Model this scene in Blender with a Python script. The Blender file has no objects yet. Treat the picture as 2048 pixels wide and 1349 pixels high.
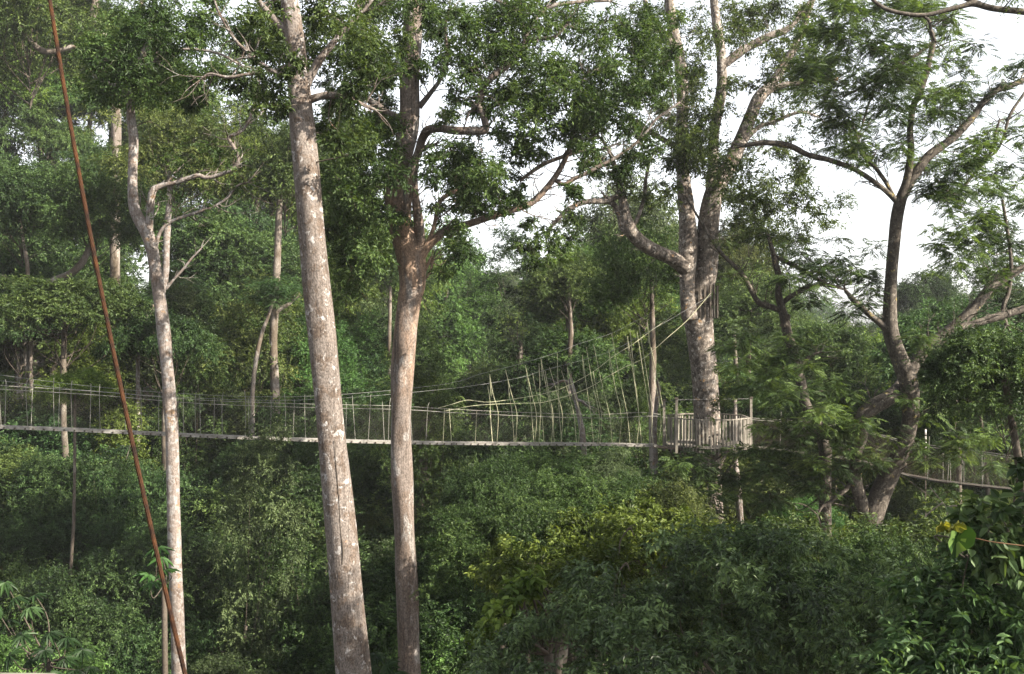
import bpy, math, random
import numpy as np
from math import radians
from mathutils import Vector

SC = bpy.context.scene
COL = SC.collection
F, CX, CY, ZC = 2000.0, 1024.0, 674.5, 30.0
SUN_EL, SUN_DIR_AZ = radians(33), math.atan2(0.88, -0.5)
rng = np.random.default_rng(11)


def at(px, py, Y):
    return np.array([(px - CX) / F * Y, Y, ZC - (py - CY) / F * Y])


def nrm(a):
    a = np.asarray(a, float)
    return a / np.maximum(np.linalg.norm(a, axis=-1, keepdims=True), 1e-9)


def interp(x, pts):
    return float(np.interp(x, [p[0] for p in pts], [p[1] for p in pts]))


# ------------------------------------------------------------------ terrain
def sstep(t):
    t = np.clip(t, 0, 1)
    return t * t * (3 - 2 * t)


def ground_z(x, y):
    hill = 25 * sstep((-x - 2) / 42) * sstep((y - 42) / 50)
    far = 9 * sstep((y - 110) / 140)
    bank = 5 * sstep((x - 20) / 60) * sstep((y - 30) / 60)
    n = 0.5 * np.sin(x * .31 + 1.2) * np.cos(y * .23) + 0.3 * np.sin(x * .8 + y * .6)
    return hill + far + bank + n


# ------------------------------------------------------------------ geometry collector
class Geo:
    def __init__(self):
        self.v, self.q, self.m, self.r, self.s, self.n = [], [], [], [], [], 0

    def add(self, V, Q, mat=0, rnd=0.5, smooth=False):
        V = np.asarray(V, np.float32).reshape(-1, 3)
        Q = np.asarray(Q, np.int32).reshape(-1, 4)
        k = len(Q)
        self.v.append(V)
        self.q.append(Q + self.n)
        self.m.append(np.full(k, mat, np.int32))
        self.r.append(np.broadcast_to(np.asarray(rnd, np.float32), (k,)).copy())
        self.s.append(np.full(k, smooth, bool))
        self.n += len(V)

    def mesh(self, name, mats, origin=(0, 0, 0)):
        me = bpy.data.meshes.new(name)
        V = np.concatenate(self.v) - np.asarray(origin, np.float32)
        Q = np.concatenate(self.q)
        me.vertices.add(len(V))
        me.vertices.foreach_set('co', V.ravel().astype(np.float32))
        me.loops.add(Q.size)
        me.loops.foreach_set('vertex_index', Q.ravel())
        me.polygons.add(len(Q))
        me.polygons.foreach_set('loop_start', np.arange(0, Q.size, 4, dtype=np.int32))
        me.polygons.foreach_set('material_index', np.concatenate(self.m))
        me.polygons.foreach_set('use_smooth', np.concatenate(self.s))
        a = me.attributes.new('leaf_rnd', 'FLOAT', 'FACE')
        a.data.foreach_set('value', np.concatenate(self.r))
        for mt in mats:
            me.materials.append(mt)
        me.update(calc_edges=True)
        return me

    def build(self, name, mats, parent=None, origin=(0, 0, 0)):
        if not isinstance(mats, (list, tuple)):
            mats = [mats]
        o = bpy.data.objects.new(name, self.mesh(name, mats, origin))
        COL.objects.link(o)
        if parent is not None:
            o.parent = parent
        return o


def thing(name, label, cat, loc, group=None):
    o = bpy.data.objects.new(name, None)
    o.empty_display_size = 0.3
    COL.objects.link(o)
    o.location = [float(c) for c in loc]
    o['label'] = label
    o['category'] = cat
    if group:
        o['group'] = group
    return o


def tag(o, label=None, cat=None, group=None, kind=None):
    if label: o['label'] = label
    if cat: o['category'] = cat
    if group: o['group'] = group
    if kind: o['kind'] = kind
    return o


# ------------------------------------------------------------------ tubes
def smooth_path(P, per=6):
    """Catmull-Rom through rows of P (any number of columns)."""
    P = np.asarray(P, float)
    if len(P) < 3:
        t = np.linspace(0, 1, per + 1)[:, None]
        return P[0] * (1 - t) + P[1] * t
    A = np.vstack([2 * P[0] - P[1], P, 2 * P[-1] - P[-2]])
    out = []
    t = np.linspace(0, 1, per, endpoint=False)[:, None]
    for i in range(1, len(A) - 2):
        a, b, c, d = A[i - 1], A[i], A[i + 1], A[i + 2]
        out.append(.5 * (2 * b + (c - a) * t + (2 * a - 5 * b + 4 * c - d) * t * t + (3 * b - a - 3 * c + d) * t ** 3))
    out.append(P[-1:])
    return np.vstack(out)


def tube(g, P, R, sides=8, mat=0, rnd=.5, bump=0.0, seed=0, cap=True, smooth=True, twist=0.0):
    P = np.asarray(P, float)
    R = np.broadcast_to(np.asarray(R, float), (len(P),)).copy()
    n = len(P)
    T = np.gradient(P, axis=0)
    T = nrm(T)
    up = np.array([0.31, -.95, .05]) if abs(T[0][1]) < .8 else np.array([1., 0, .1])
    N = np.zeros((n, 3))
    u = up - T[0] * np.dot(up, T[0])
    N[0] = nrm(u)
    for i in range(1, n):
        u = N[i - 1] - T[i] * np.dot(N[i - 1], T[i])
        N[i] = nrm(u)
    B = np.cross(T, N)
    th = np.linspace(0, 2 * math.pi, sides, endpoint=False)
    rad = np.repeat(R[:, None], sides, 1)
    if bump:
        r2 = np.random.default_rng(seed)
        s = np.concatenate([[0], np.cumsum(np.linalg.norm(np.diff(P, axis=0), axis=1))])[:, None]
        f = np.zeros((n, sides))
        for _ in range(9):
            k = r2.integers(0, 5)
            f += r2.uniform(.3, 1) * np.cos(k * th[None] + r2.uniform(-1, 1) * 3.2 / max(R.max(), .1) * s * .35 + r2.uniform(0, 6.3))
        rad *= 1 + bump * f * .3
    thm = th[None] + (np.arange(n) * twist)[:, None]
    V = P[:, None] + rad[..., None] * (np.cos(thm)[..., None] * N[:, None] + np.sin(thm)[..., None] * B[:, None])
    idx = np.arange(n * sides).reshape(n, sides)
    nx = np.roll(idx, -1, 1)
    Q = np.stack([idx[:-1], nx[:-1], nx[1:], idx[1:]], -1).reshape(-1, 4)
    V = V.reshape(-1, 3)
    if cap:
        c0, c1 = n * sides, n * sides + 1
        V = np.vstack([V, P[:1], P[-1:] + T[-1:] * R[-1] * .4])
        k2 = np.arange(0, sides - 1, 2)
        Q = np.vstack([Q,
                       np.stack([np.full(len(k2), c1), idx[-1][k2], idx[-1][k2 + 1], idx[-1][(k2 + 2) % sides]], -1),
                       np.stack([np.full(len(k2), c0), idx[0][(k2 + 2) % sides], idx[0][k2 + 1], idx[0][k2]], -1)])
    g.add(V, Q, mat, rnd, smooth)


def box(g, c, half, axes=None, mat=0, rnd=.5):
    c = np.asarray(c, float)
    A = np.eye(3) if axes is None else np.asarray(axes, float)
    s = np.array([[i, j, k] for k in (-1, 1) for j in (-1, 1) for i in (-1, 1)], float) * np.asarray(half)
    V = c + s @ A
    Q = [[0, 2, 3, 1], [4, 5, 7, 6], [0, 1, 5, 4], [2, 6, 7, 3], [0, 4, 6, 2], [1, 3, 7, 5]]
    g.add(V, Q, mat, rnd)


def beam(g, a, b, w, h, mat=0, rnd=.5, up=(0, 0, 1)):
    a, b = np.asarray(a, float), np.asarray(b, float)
    x = nrm(b - a)
    y = nrm(np.cross(np.asarray(up, float), x))
    z = np.cross(x, y)
    box(g, (a + b) / 2, (np.linalg.norm(b - a) / 2, w / 2, h / 2), [x, y, z], mat, rnd)


# ------------------------------------------------------------------ leaves
def leaves(g, P, D, N, L, W, mat=0, rnd=.5, hi=False, fold=.22):
    D = nrm(D)
    S = nrm(np.cross(D, N))
    N = np.cross(S, D)
    n = len(P)
    L = np.broadcast_to(np.asarray(L, float), (n,))[:, None]
    W = np.broadcast_to(np.asarray(W, float), (n,))[:, None]
    if hi:
        v = np.stack([P, P + D * L * .3 + S * W * .5 + N * W * fold, P + D * L * .68 + S * W * .36 + N * W * fold * .4,
                      P + D * L - N * L * .12, P + D * L * .68 - S * W * .36 + N * W * fold * .4,
                      P + D * L * .3 - S * W * .5 + N * W * fold], 1)
        b = np.arange(n)[:, None] * 6
        Q = np.concatenate([b + np.array([0, 1, 2, 3]), b + np.array([0, 3, 4, 5])], 0)
        r = np.concatenate([np.broadcast_to(rnd, (n,))] * 2)
    else:
        v = np.stack([P, P + D * L * .45 + S * W * .5 + N * W * fold, P + D * L - N * L * .08,
                      P + D * L * .45 - S * W * .5 + N * W * fold], 1)
        Q = np.arange(4 * n).reshape(n, 4)
        r = np.broadcast_to(rnd, (n,))
    g.add(v.reshape(-1, 3), Q, mat, r)


UP = np.array([0, 0, 1.])


def spray(g, c, r, m, k, L, W, style='broad', mat=0, hi=False, droop=.35, rg=None, tone=None):
    """one leafy clump: m twigs with k leaves each inside an ellipsoid of radii r round c"""
    rg = rg or rng
    c = np.asarray(c, float)
    r = np.broadcast_to(np.asarray(r, float), (3,))
    u = nrm(rg.normal(size=(m, 3)))
    tone = rg.uniform(0, 1) if tone is None else tone
    if style == 'feather':
        base = c + u * r * rg.uniform(0, .9, (m, 1))
        h = nrm(u * [1, 1, .25] + rg.normal(size=(m, 3)) * [.5, .5, .15])
        tl = rg.uniform(.8, 1.25, (m, 1)) * L * 3.2
        s = np.linspace(.12, 1, k)[None, :, None]
        pos = base[:, None] + h[:, None] * (tl[:, None] * s) - UP * (droop * tl[:, None] * s * s)
        ax = nrm(h[:, None] - UP * droop * 2 * s)
        pn = nrm(UP + rg.normal(size=(m, 3)) * .35)[:, None]
        sd = nrm(np.cross(ax, np.broadcast_to(pn, ax.shape)))
        for sg in (-1, 1):
            D = nrm(sd * sg * .85 + ax * .5 - UP * .18 + rg.normal(size=pos.shape) * .1)
            N = np.broadcast_to(pn, D.shape) + rg.normal(size=pos.shape) * .2
            prof = np.broadcast_to(np.sin(np.clip(s * 1.05, 0, 1) * math.pi * .82 + .35), (m, k, 1)).reshape(-1)
            Ls = L * prof * rg.uniform(.8, 1.15, m * k)
            rr = np.clip(.6 * tone + .4 * np.repeat(rg.uniform(0, 1, m), k) + rg.normal(size=m * k) * .05, 0, 1)
            leaves(g, pos.reshape(-1, 3), D.reshape(-1, 3), N.reshape(-1, 3), Ls, W, mat, rr, False, .1)
        return
    base = c + u * r * rg.uniform(0, .95, (m, 1))
    td = nrm(u * [1, 1, .75] * .5 + rg.normal(size=(m, 3)) * .6 + UP * .05)
    tl = r.mean() * rg.uniform(.4, .85, (m, 1))
    s = np.linspace(.12, 1, k)[None, :, None] + rg.normal(size=(m, k, 1)) * .03
    pos = base[:, None] + td[:, None] * (tl[:, None] * s) - UP * (droop * .6 * tl[:, None] * s * s)
    sd = nrm(np.cross(td, UP + rg.normal(size=(m, 3)) * .4))[:, None]
    sg = np.where(np.arange(k) % 2 == 0, 1., -1.)[None, :, None]
    D = td[:, None] * .5 + sd * sg * .7 + rg.normal(size=(m, k, 3)) * .3 - UP * droop
    N = UP * .9 + u[:, None] * .25 + rg.normal(size=(m, k, 3)) * .45
    q = m * k
    rr = np.clip(.45 * tone + .55 * rg.uniform(0, 1, q), 0, 1)
    leaves(g, pos.reshape(-1, 3), D.reshape(-1, 3), N.reshape(-1, 3), L * rg.uniform(.65, 1.2, q), W * rg.uniform(.7, 1.15, q), mat, rr, hi)


# ------------------------------------------------------------------ materials
def newmat(name):
    m = bpy.data.materials.new(name)
    m.use_nodes = True
    nt = m.node_tree
    nt.nodes.clear()
    return m, nt, nt.nodes, nt.links


def ramp(nodes, pts):
    r = nodes.new('ShaderNodeValToRGB')
    e = r.color_ramp.elements
    while len(e) < len(pts):
        e.new(.5)
    for el, (p, c) in zip(e, pts):
        el.position = p
        el.color = (*c, 1) if len(c) == 3 else c
    return r


def leaf_mat(name, dark, mid, light, trans=.3, rough=.5, spec=.14):
    dark, mid, light = (tuple(x * f for x in c) for c, f in ((dark, .34), (mid, .58), (light, .98)))
    m, nt, N, Lk = newmat(name)
    a = N.new('ShaderNodeAttribute'); a.attribute_name = 'leaf_rnd'
    r = ramp(N, [(.05, dark), (.5, mid), (.95, light)])
    Lk.new(a.outputs['Fac'], r.inputs[0])
    oi = N.new('ShaderNodeObjectInfo')
    mr = N.new('ShaderNodeMapRange'); mr.inputs[3].default_value = .8; mr.inputs[4].default_value = 1.22
    Lk.new(oi.outputs['Random'], mr.inputs[0])
    hs = N.new('ShaderNodeHueSaturation')
    Lk.new(r.outputs[0], hs.inputs['Color']); Lk.new(mr.outputs[0], hs.inputs['Value'])
    mh = N.new('ShaderNodeMapRange'); mh.inputs[3].default_value = .485; mh.inputs[4].default_value = .512
    mu = N.new('ShaderNodeMath'); mu.operation = 'MULTIPLY'; mu.inputs[1].default_value = 7.31
    fr = N.new('ShaderNodeMath'); fr.operation = 'FRACT'
    Lk.new(oi.outputs['Random'], mu.inputs[0]); Lk.new(mu.outputs[0], fr.inputs[0]); Lk.new(fr.outputs[0], mh.inputs[0])
    Lk.new(mh.outputs[0], hs.inputs['Hue'])
    p = N.new('ShaderNodeBsdfPrincipled')
    p.inputs['Roughness'].default_value = rough
    p.inputs['Specular IOR Level'].default_value = spec
    Lk.new(hs.outputs[0], p.inputs['Base Color'])
    t = N.new('ShaderNodeBsdfTranslucent')
    tc = N.new('ShaderNodeMixRGB'); tc.blend_type = 'MULTIPLY'; tc.inputs[0].default_value = 1
    tc.inputs[2].default_value = (1.5, 1.45, .55, 1)
    Lk.new(hs.outputs[0], tc.inputs[1]); Lk.new(tc.outputs[0], t.inputs[0])
    mx = N.new('ShaderNodeMixShader'); mx.inputs[0].default_value = trans
    Lk.new(p.outputs[0], mx.inputs[1]); Lk.new(t.outputs[0], mx.inputs[2])
    o = N.new('ShaderNodeOutputMaterial'); Lk.new(mx.outputs[0], o.inputs[0])
    return m


def bark_mat(name, base, pale, brown, pscale=3.0, pale_at=.55, brown_at=.56, zst=.5, streak=0.0, fine=.35, bump=.35, extra=None, fs=26, band=None):
    base, pale, brown = (tuple(x * .62 for x in c) for c in (base, pale, brown))
    m, nt, N, Lk = newmat(name)
    tc = N.new('ShaderNodeTexCoord')

    def noise(scale, zs, detail, off, dist=0.):
        mp = N.new('ShaderNodeMapping'); mp.inputs['Scale'].default_value = (1, 1, zs); mp.inputs['Location'].default_value = (off, off * 1.7, off * .6)
        Lk.new(tc.outputs['Object'], mp.inputs[0])
        n = N.new('ShaderNodeTexNoise'); n.inputs['Scale'].default_value = scale; n.inputs['Detail'].default_value = detail
        n.inputs['Roughness'].default_value = .62; n.inputs['Distortion'].default_value = dist
        Lk.new(mp.outputs[0], n.inputs[0])
        return n.outputs[0]

    def layer(col, fac_sock, c2, lo, hi):
        r = ramp(N, [(lo, (0, 0, 0)), (hi, (1, 1, 1))]); Lk.new(fac_sock, r.inputs[0])
        mx = N.new('ShaderNodeMixRGB'); Lk.new(r.outputs[0], mx.inputs[0])
        if isinstance(col, tuple): mx.inputs[1].default_value = (*col, 1)
        else: Lk.new(col, mx.inputs[1])
        mx.inputs[2].default_value = (*c2, 1)
        return mx.outputs[0]

    c = layer(base, noise(pscale * .8, zst, 6, 3.1, .4), brown, brown_at, brown_at + .07)
    c = layer(c, noise(pscale, zst * 1.3, 5, 11.7, .6), pale, pale_at, pale_at + .045)
    if extra:
        c = layer(c, noise(pscale * .6, zst * 1.5, 4, 23.1), extra[0], extra[1], extra[1] + .04)
    if streak:
        c = layer(c, noise(pscale * 4, .05, 4, 7.7, .3), tuple(x * (1 - streak) for x in brown), .5, .72)
    if band:
        sx = N.new('ShaderNodeSeparateXYZ'); Lk.new(tc.outputs['Object'], sx.inputs[0])
        rb = ramp(N, [(0, (0, 0, 0)), (.25, (1, 1, 1)), (.7, (1, 1, 1)), (1, (0, 0, 0))])
        m1 = N.new('ShaderNodeMapRange'); m1.inputs[1].default_value = band[0]; m1.inputs[2].default_value = band[1]
        Lk.new(sx.outputs[2], m1.inputs[0]); Lk.new(m1.outputs[0], rb.inputs[0])
        rn = ramp(N, [(.4, (0, 0, 0)), (.56, (1, 1, 1))]); Lk.new(noise(2.2, .25, 5, 31.), rn.inputs[0])
        mu = N.new('ShaderNodeMath'); mu.operation = 'MULTIPLY'; Lk.new(rb.outputs[0], mu.inputs[0]); Lk.new(rn.outputs[0], mu.inputs[1])
        mb = N.new('ShaderNodeMixRGB'); Lk.new(mu.outputs[0], mb.inputs[0]); Lk.new(c, mb.inputs[1]); mb.inputs[2].default_value = (*band[2], 1)
        c = mb.outputs[0]
    rc = ramp(N, [(.465, (1, 1, 1)), (.5, (.45, .42, .4)), (.535, (1, 1, 1))]); Lk.new(noise(7, .1, 3, 41., .5), rc.inputs[0])
    rl = ramp(N, [(.3, (.72, .71, .7)), (.7, (1, 1, 1))]); Lk.new(noise(.55, .6, 3, 51.), rl.inputs[0])
    for q in (rc, rl):
        mq = N.new('ShaderNodeMixRGB'); mq.blend_type = 'MULTIPLY'; mq.inputs[0].default_value = 1 if q is rl else .7
        Lk.new(c, mq.inputs[1]); Lk.new(q.outputs[0], mq.inputs[2]); c = mq.outputs[0]
    nf = noise(fs, .7, 4, 1.3)
    mr = N.new('ShaderNodeMapRange'); mr.inputs[1].default_value = .3; mr.inputs[2].default_value = .7
    mr.inputs[3].default_value = 1 - fine; mr.inputs[4].default_value = 1 + fine
    Lk.new(nf, mr.inputs[0])
    mm = N.new('ShaderNodeMixRGB'); mm.blend_type = 'MULTIPLY'; mm.inputs[0].default_value = 1
    Lk.new(c, mm.inputs[1]); Lk.new(mr.outputs[0], mm.inputs[2])
    p = N.new('ShaderNodeBsdfPrincipled'); p.inputs['Roughness'].default_value = .88; p.inputs['Specular IOR Level'].default_value = .2
    Lk.new(mm.outputs[0], p.inputs['Base Color'])
    b = N.new('ShaderNodeBump'); b.inputs['Strength'].default_value = bump; b.inputs['Distance'].default_value = .03
    Lk.new(nf, b.inputs['Height']); Lk.new(b.outputs[0], p.inputs['Normal'])
    o = N.new('ShaderNodeOutputMaterial'); Lk.new(p.outputs[0], o.inputs[0])
    return m


def plain_mat(name, c1, c2, scale=8, rough=.8, metal=0., zst=1., bump=.1):
    c1, c2 = (tuple(x * .75 for x in c) for c in (c1, c2))
    m, nt, N, Lk = newmat(name)
    tc = N.new('ShaderNodeTexCoord')
    mp = N.new('ShaderNodeMapping'); mp.inputs['Scale'].default_value = (1, 1, zst)
    Lk.new(tc.outputs['Object'], mp.inputs[0])
    n = N.new('ShaderNodeTexNoise'); n.inputs['Scale'].default_value = scale; n.inputs['Detail'].default_value = 5
    Lk.new(mp.outputs[0], n.inputs[0])
    r = ramp(N, [(.32, c1), (.68, c2)]); Lk.new(n.outputs[0], r.inputs[0])
    p = N.new('ShaderNodeBsdfPrincipled'); p.inputs['Roughness'].default_value = rough; p.inputs['Metallic'].default_value = metal; p.inputs['Specular IOR Level'].default_value = .15
    Lk.new(r.outputs[0], p.inputs['Base Color'])
    b = N.new('ShaderNodeBump'); b.inputs['Strength'].default_value = bump; b.inputs['Distance'].default_value = .02
    Lk.new(n.outputs[0], b.inputs['Height']); Lk.new(b.outputs[0], p.inputs['Normal'])
    o = N.new('ShaderNodeOutputMaterial'); Lk.new(p.outputs[0], o.inputs[0])
    return m


M = {}
M['canopy'] = leaf_mat('canopy_leaf', (.026, .05, .018), (.045, .085, .026), (.085, .13, .04), trans=.36)
M['canopy2'] = leaf_mat('canopy_leaf_olive', (.032, .052, .016), (.06, .095, .028), (.11, .145, .045), trans=.38)
M['feather'] = leaf_mat('feathery_leaf', (.03, .05, .02), (.055, .09, .03), (.11, .155, .045), trans=.36)
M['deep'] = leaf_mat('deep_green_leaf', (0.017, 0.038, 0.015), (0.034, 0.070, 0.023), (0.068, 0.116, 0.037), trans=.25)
M['mid'] = leaf_mat('mid_green_leaf', (0.025, 0.050, 0.015), (0.052, 0.097, 0.028), (0.100, 0.147, 0.045), trans=.3)
M['yellow'] = leaf_mat('yellow_green_leaf', (.034, .064, .012), (.074, .122, .022), (.135, .185, .045), trans=.38)
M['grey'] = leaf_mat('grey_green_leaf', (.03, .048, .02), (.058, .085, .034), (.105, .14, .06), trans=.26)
M['fresh'] = leaf_mat('fresh_green_leaf', (0.031, 0.074, 0.017), (0.058, 0.131, 0.031), (0.100, 0.189, 0.052), trans=.34)
M['olive'] = leaf_mat('olive_leaf', (.036, .056, .016), (.064, .096, .026), (.12, .15, .045), trans=.3)
M['shade'] = leaf_mat('glossy_bluish_leaf', (.02, .042, .016), (.058, .11, .038), (.125, .195, .075), trans=.26, rough=.45, spec=.3)
M['sapling'] = leaf_mat('soft_green_leaf', (.02, .042, .016), (.05, .095, .034), (.095, .15, .055), trans=.3, rough=.5)
M['heart'] = leaf_mat('heart_leaf_green', (.03, .075, .02), (.06, .115, .03), (.12, .17, .05), trans=.35)
M['heart_y'] = leaf_mat('heart_leaf_yellow', (.09, .11, .025), (.13, .14, .03), (.18, .18, .045), trans=.3)
M['bark_a'] = bark_mat('pale_pink_bark', (.22, .185, .165), (.3, .28, .268), (.15, .11, .085), 5, .5, .57, .9, extra=((.16, .11, .07), .63), bump=.5)
M['bark_b'] = bark_mat('pale_lichen_bark', (.18, .154, .137), (.37, .355, .345), (.13, .1, .08), 5, .58, .5, .8, extra=((.24, .15, .1), .68), fine=.6, fs=30, bump=.6)
M['bark_c'] = bark_mat('reddish_bark', (.18, .15, .132), (.26, .24, .225), (.14, .108, .088), 2.6, .54, .5, .3, streak=.45, fine=.55, bump=.6, band=(27.5, 35, (.19, .132, .095)))
M['bark_d'] = bark_mat('speckled_grey_bark', (.22, .188, .162), (.42, .385, .35), (.1, .083, .07), 6, .56, .49, .8, extra=((.26, .16, .08), .64), fine=.5, fs=18)
M['bark_e'] = bark_mat('mottled_brown_bark', (.105, .09, .075), (.2, .18, .15), (.06, .05, .04), 7, .57, .5, .8, extra=((.17, .14, .055), .64), fine=.45)
M['bark_far'] = bark_mat('pale_forest_bark', (.2, .17, .145), (.33, .3, .27), (.12, .095, .07), 1.6, .54, .52, .4)
M['bark_dark'] = bark_mat('dark_forest_bark', (.12, .1, .08), (.2, .18, .15), (.08, .065, .05), 2, .56, .52, .4)
M['twig'] = plain_mat('twig_bark', (.045, .037, .03), (.085, .07, .055), 20)
M['stick'] = plain_mat('dry_stick', (.12, .1, .08), (.2, .175, .145), 10)
M['wood'] = plain_mat('weathered_timber', (.11, .1, .084), (.23, .21, .18), 9, .85, zst=.25)
M['darkwood'] = plain_mat('dark_timber', (.05, .04, .032), (.1, .085, .07), 9, .85)
M['alu'] = plain_mat('weathered_walk_board', (.16, .15, .135), (.27, .26, .24), 5, .7)
M['rope'] = plain_mat('pale_green_rope', (.27, .27, .17), (.38, .38, .26), 30)
M['rope2'] = plain_mat('grey_rope', (.18, .175, .15), (.27, .265, .235), 30)
M['net'] = plain_mat('dark_net_cord', (.07, .065, .055), (.12, .11, .095), 30)
M['net2'] = plain_mat('brown_net_cord', (.035, .028, .02), (.065, .052, .038), 30)
M['wire'] = plain_mat('steel_wire', (.2, .2, .2), (.3, .3, .29), 20, .5, .6)
M['rust'] = plain_mat('rusty_wire_strand', (.012, .0055, .0035), (.052, .02, .006), 22, .8, .1, bump=.3)
M['red'] = plain_mat('reddish_vine_stem', (.1, .055, .03), (.17, .1, .055), 20)
M['white'] = plain_mat('white_marker', (.62, .6, .56), (.75, .73, .7), 20)
M['soil'] = plain_mat('leaf_litter', (.03, .024, .016), (.07, .055, .035), 1.2, .95)

# ------------------------------------------------------------------ ground
xs = np.concatenate([np.linspace(-450, -130, 10), np.linspace(-120, 120, 97), np.linspace(130, 450, 10)])
ys = np.concatenate([np.linspace(-120, -20, 6), np.linspace(-15, 330, 116), np.linspace(345, 480, 8)])
gx, gy = np.meshgrid(xs, ys)
gz = ground_z(gx, gy)
g = Geo()
idx = np.arange(gx.size).reshape(gx.shape)
g.add(np.stack([gx, gy, gz], -1).reshape(-1, 3),
      np.stack([idx[:-1, :-1], idx[:-1, 1:], idx[1:, 1:], idx[1:, :-1]], -1).reshape(-1, 4), 0, .5, True)
tag(g.build('ground', M['soil']), kind='structure')


def base_at(x, y):
    return np.array([x, y, float(ground_z(np.float64(x), np.float64(y)))])


# ------------------------------------------------------------------ hand-placed trees
def limb_pts(pts, Y, per=6):
    """rows (px, py, half width px [, depth])"""
    rows = []
    for p in pts:
        yy = p[3] if len(p) > 3 else Y
        rows.append([*at(p[0], p[1], yy), p[2] / F * yy])
    return smooth_path(rows, per)


class Tree:
    def __init__(self, name, label, Y, bark, leaf, base_px, cat='tree', group=None):
        self.Y, self.bark, self.leaf = Y, bark, leaf
        b = at(base_px, 1349, Y)
        self.base = base_at(b[0], Y)
        self.root = thing(name, label, cat, self.base, group)
        self.nodes, self.crown = [], Geo()

    def limb(self, pts, part='branch', sides=10, per=6, to_ground=False, bump=.12, Y=None, label=None, seed=None):
        Q = limb_pts(pts, Y or self.Y, per)
        if to_ground:
            b = self.base
            top = Q[0]
            bx = b[:3] * [1, 1, 1]
            low = np.array([[b[0], b[1], b[2] - .3, top[3] * 1.5], [b[0] * .6 + top[0] * .4, b[1], b[2] + 3.5, top[3] * 1.15]])
            mid = low[1] * .5 + top * .5
            Q = np.vstack([smooth_path(np.vstack([low, mid[None], top[None]]), 8)[:-1], Q])
        g = Geo()
        tube(g, Q[:, :3], Q[:, 3], sides, 0, .5, bump, seed if seed is not None else int(abs(pts[0][0])) + int(pts[-1][1]) * 3 + 5)
        if part == 'branch':
            r2 = np.random.default_rng(int(abs(pts[-1][0])) + 7)
            for i in range(2, len(Q) - 1):
                if r2.uniform() > .42: continue
                a = Q[i, :3]
                d = nrm(Q[min(i + 1, len(Q) - 1), :3] - Q[i - 1, :3]) * .6 + nrm(r2.normal(size=3)) * .8 + UP * .25
                ln = r2.uniform(.35, 1.1)
                e = a + nrm(d) * ln
                mid = (a + e) / 2 + r2.normal(size=3) * ln * .12
                q2 = smooth_path(np.vstack([a, mid, e]), 4)
                r0 = min(Q[i, 3] * .45, .022)
                tube(g, q2, np.linspace(r0, .004, len(q2)), 5, 0, .5, cap=False)
                for _ in range(2):
                    s0 = q2[r2.integers(3, 7)]
                    e2 = s0 + nrm(nrm(d) + nrm(r2.normal(size=3)) * .9) * ln * .5
                    tube(g, smooth_path(np.vstack([s0, (s0 + e2) / 2 + r2.normal(size=3) * .03, e2]), 3), np.linspace(r0 * .45, .003, 7), 4, 0, .5, cap=False)
            e = Q[-1, :3]
            for _ in range(3):
                d = nrm(nrm(Q[-1, :3] - Q[-3, :3]) + nrm(r2.normal(size=3)) * .7) * r2.uniform(.4, .9)
                tube(g, smooth_path(np.vstack([e, e + d * .5 + r2.normal(size=3) * .05, e + d]), 3), np.linspace(max(.006, Q[-1, 3] * .6), .003, 7), 4, 0, .5, cap=False)
        o = g.build(part, self.bark, self.root, self.base)
        if label: o['label'] = label
        self.nodes.append(Q[Q[:, 2] > ZC - 9][:, :4] if to_ground else Q)
        return o

    def clumps(self, lst, m, k, L, W, style='broad', spread=1.6, flat=.75, droop=.35, hi=False, fixed=None, mat=0, twigs=True, tone=None, dup=2, behind=False):
        nodes = np.vstack(self.nodes)
        full = []
        for c in lst:
            full.append(tuple(c))
            for _ in range(dup):
                a, q = rng.uniform(0, 6.283), rng.uniform(.4, 2.0) * c[2]
                full.append((c[0] + math.cos(a) * q, c[1] + math.sin(a) * q * .8, c[2] * rng.uniform(.5, 1.05)) + tuple(c[3:]))
        items = []
        for c in full:
            px, py, rp = c[:3]
            Y = c[3] if len(c) > 3 else (fixed if fixed else self.Y + float(np.clip(rng.normal() * spread, -2.2 * spread, 2.2 * spread)))
            if behind and len(c) < 4 and abs(px - 595) < 75: Y = self.Y + .5 + abs(Y - self.Y)
            P = at(px, py, Y)
            items.append((np.linalg.norm(nodes[:, :3] - P, axis=1).min(), P, rp / F * self.Y * rng.uniform(.95, 1.25)))
        items.sort(key=lambda q: q[0])
        for _, P, r in items:
            spray(self.crown, P, (r, r, r * flat), max(5, int(m * rng.uniform(.5, 1.1) * min(1.3, (r * F / self.Y / 38) ** 1.4))), k, L * rng.uniform(.85, 1.15), W, style, mat, hi, droop, tone=tone)
            if twigs:
                d = np.linalg.norm(nodes[:, :3] - P, axis=1) + np.maximum(nodes[:, 2] - P[2], 0) * .5
                b = int(np.argmin(d))
                nd, dm = nodes[b], d[b]
                mid = (nd[:3] + P) / 2 + rng.normal(size=3) * dm * .13 + UP * dm * .06
                r0 = min(nd[3] * .7, .008 + .01 * dm)
                pp = smooth_path(np.vstack([nd[:3], mid, P]), 5)
                rr = np.linspace(r0, min(.007, r0), len(pp))
                tube(self.crown, pp, rr, 5, 1, .5, cap=False)
                nodes = np.vstack([nodes, np.c_[pp[4:], rr[4:]]])
                for _ in range(4):
                    e = P + nrm(rng.normal(size=3)) * r * [.8, .8, .6]
                    s = pp[-rng.integers(1, 4)]
                    tube(self.crown, smooth_path(np.vstack([s, (s + e) / 2 + rng.normal(size=3) * r * .1, e]), 3), np.linspace(.006, .003, 7), 3, 1, .5, cap=False)

    def done(self):
        if self.crown.n:
            self.crown.build('crown', [M[self.leaf], M['twig']], self.root, self.base)


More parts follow.
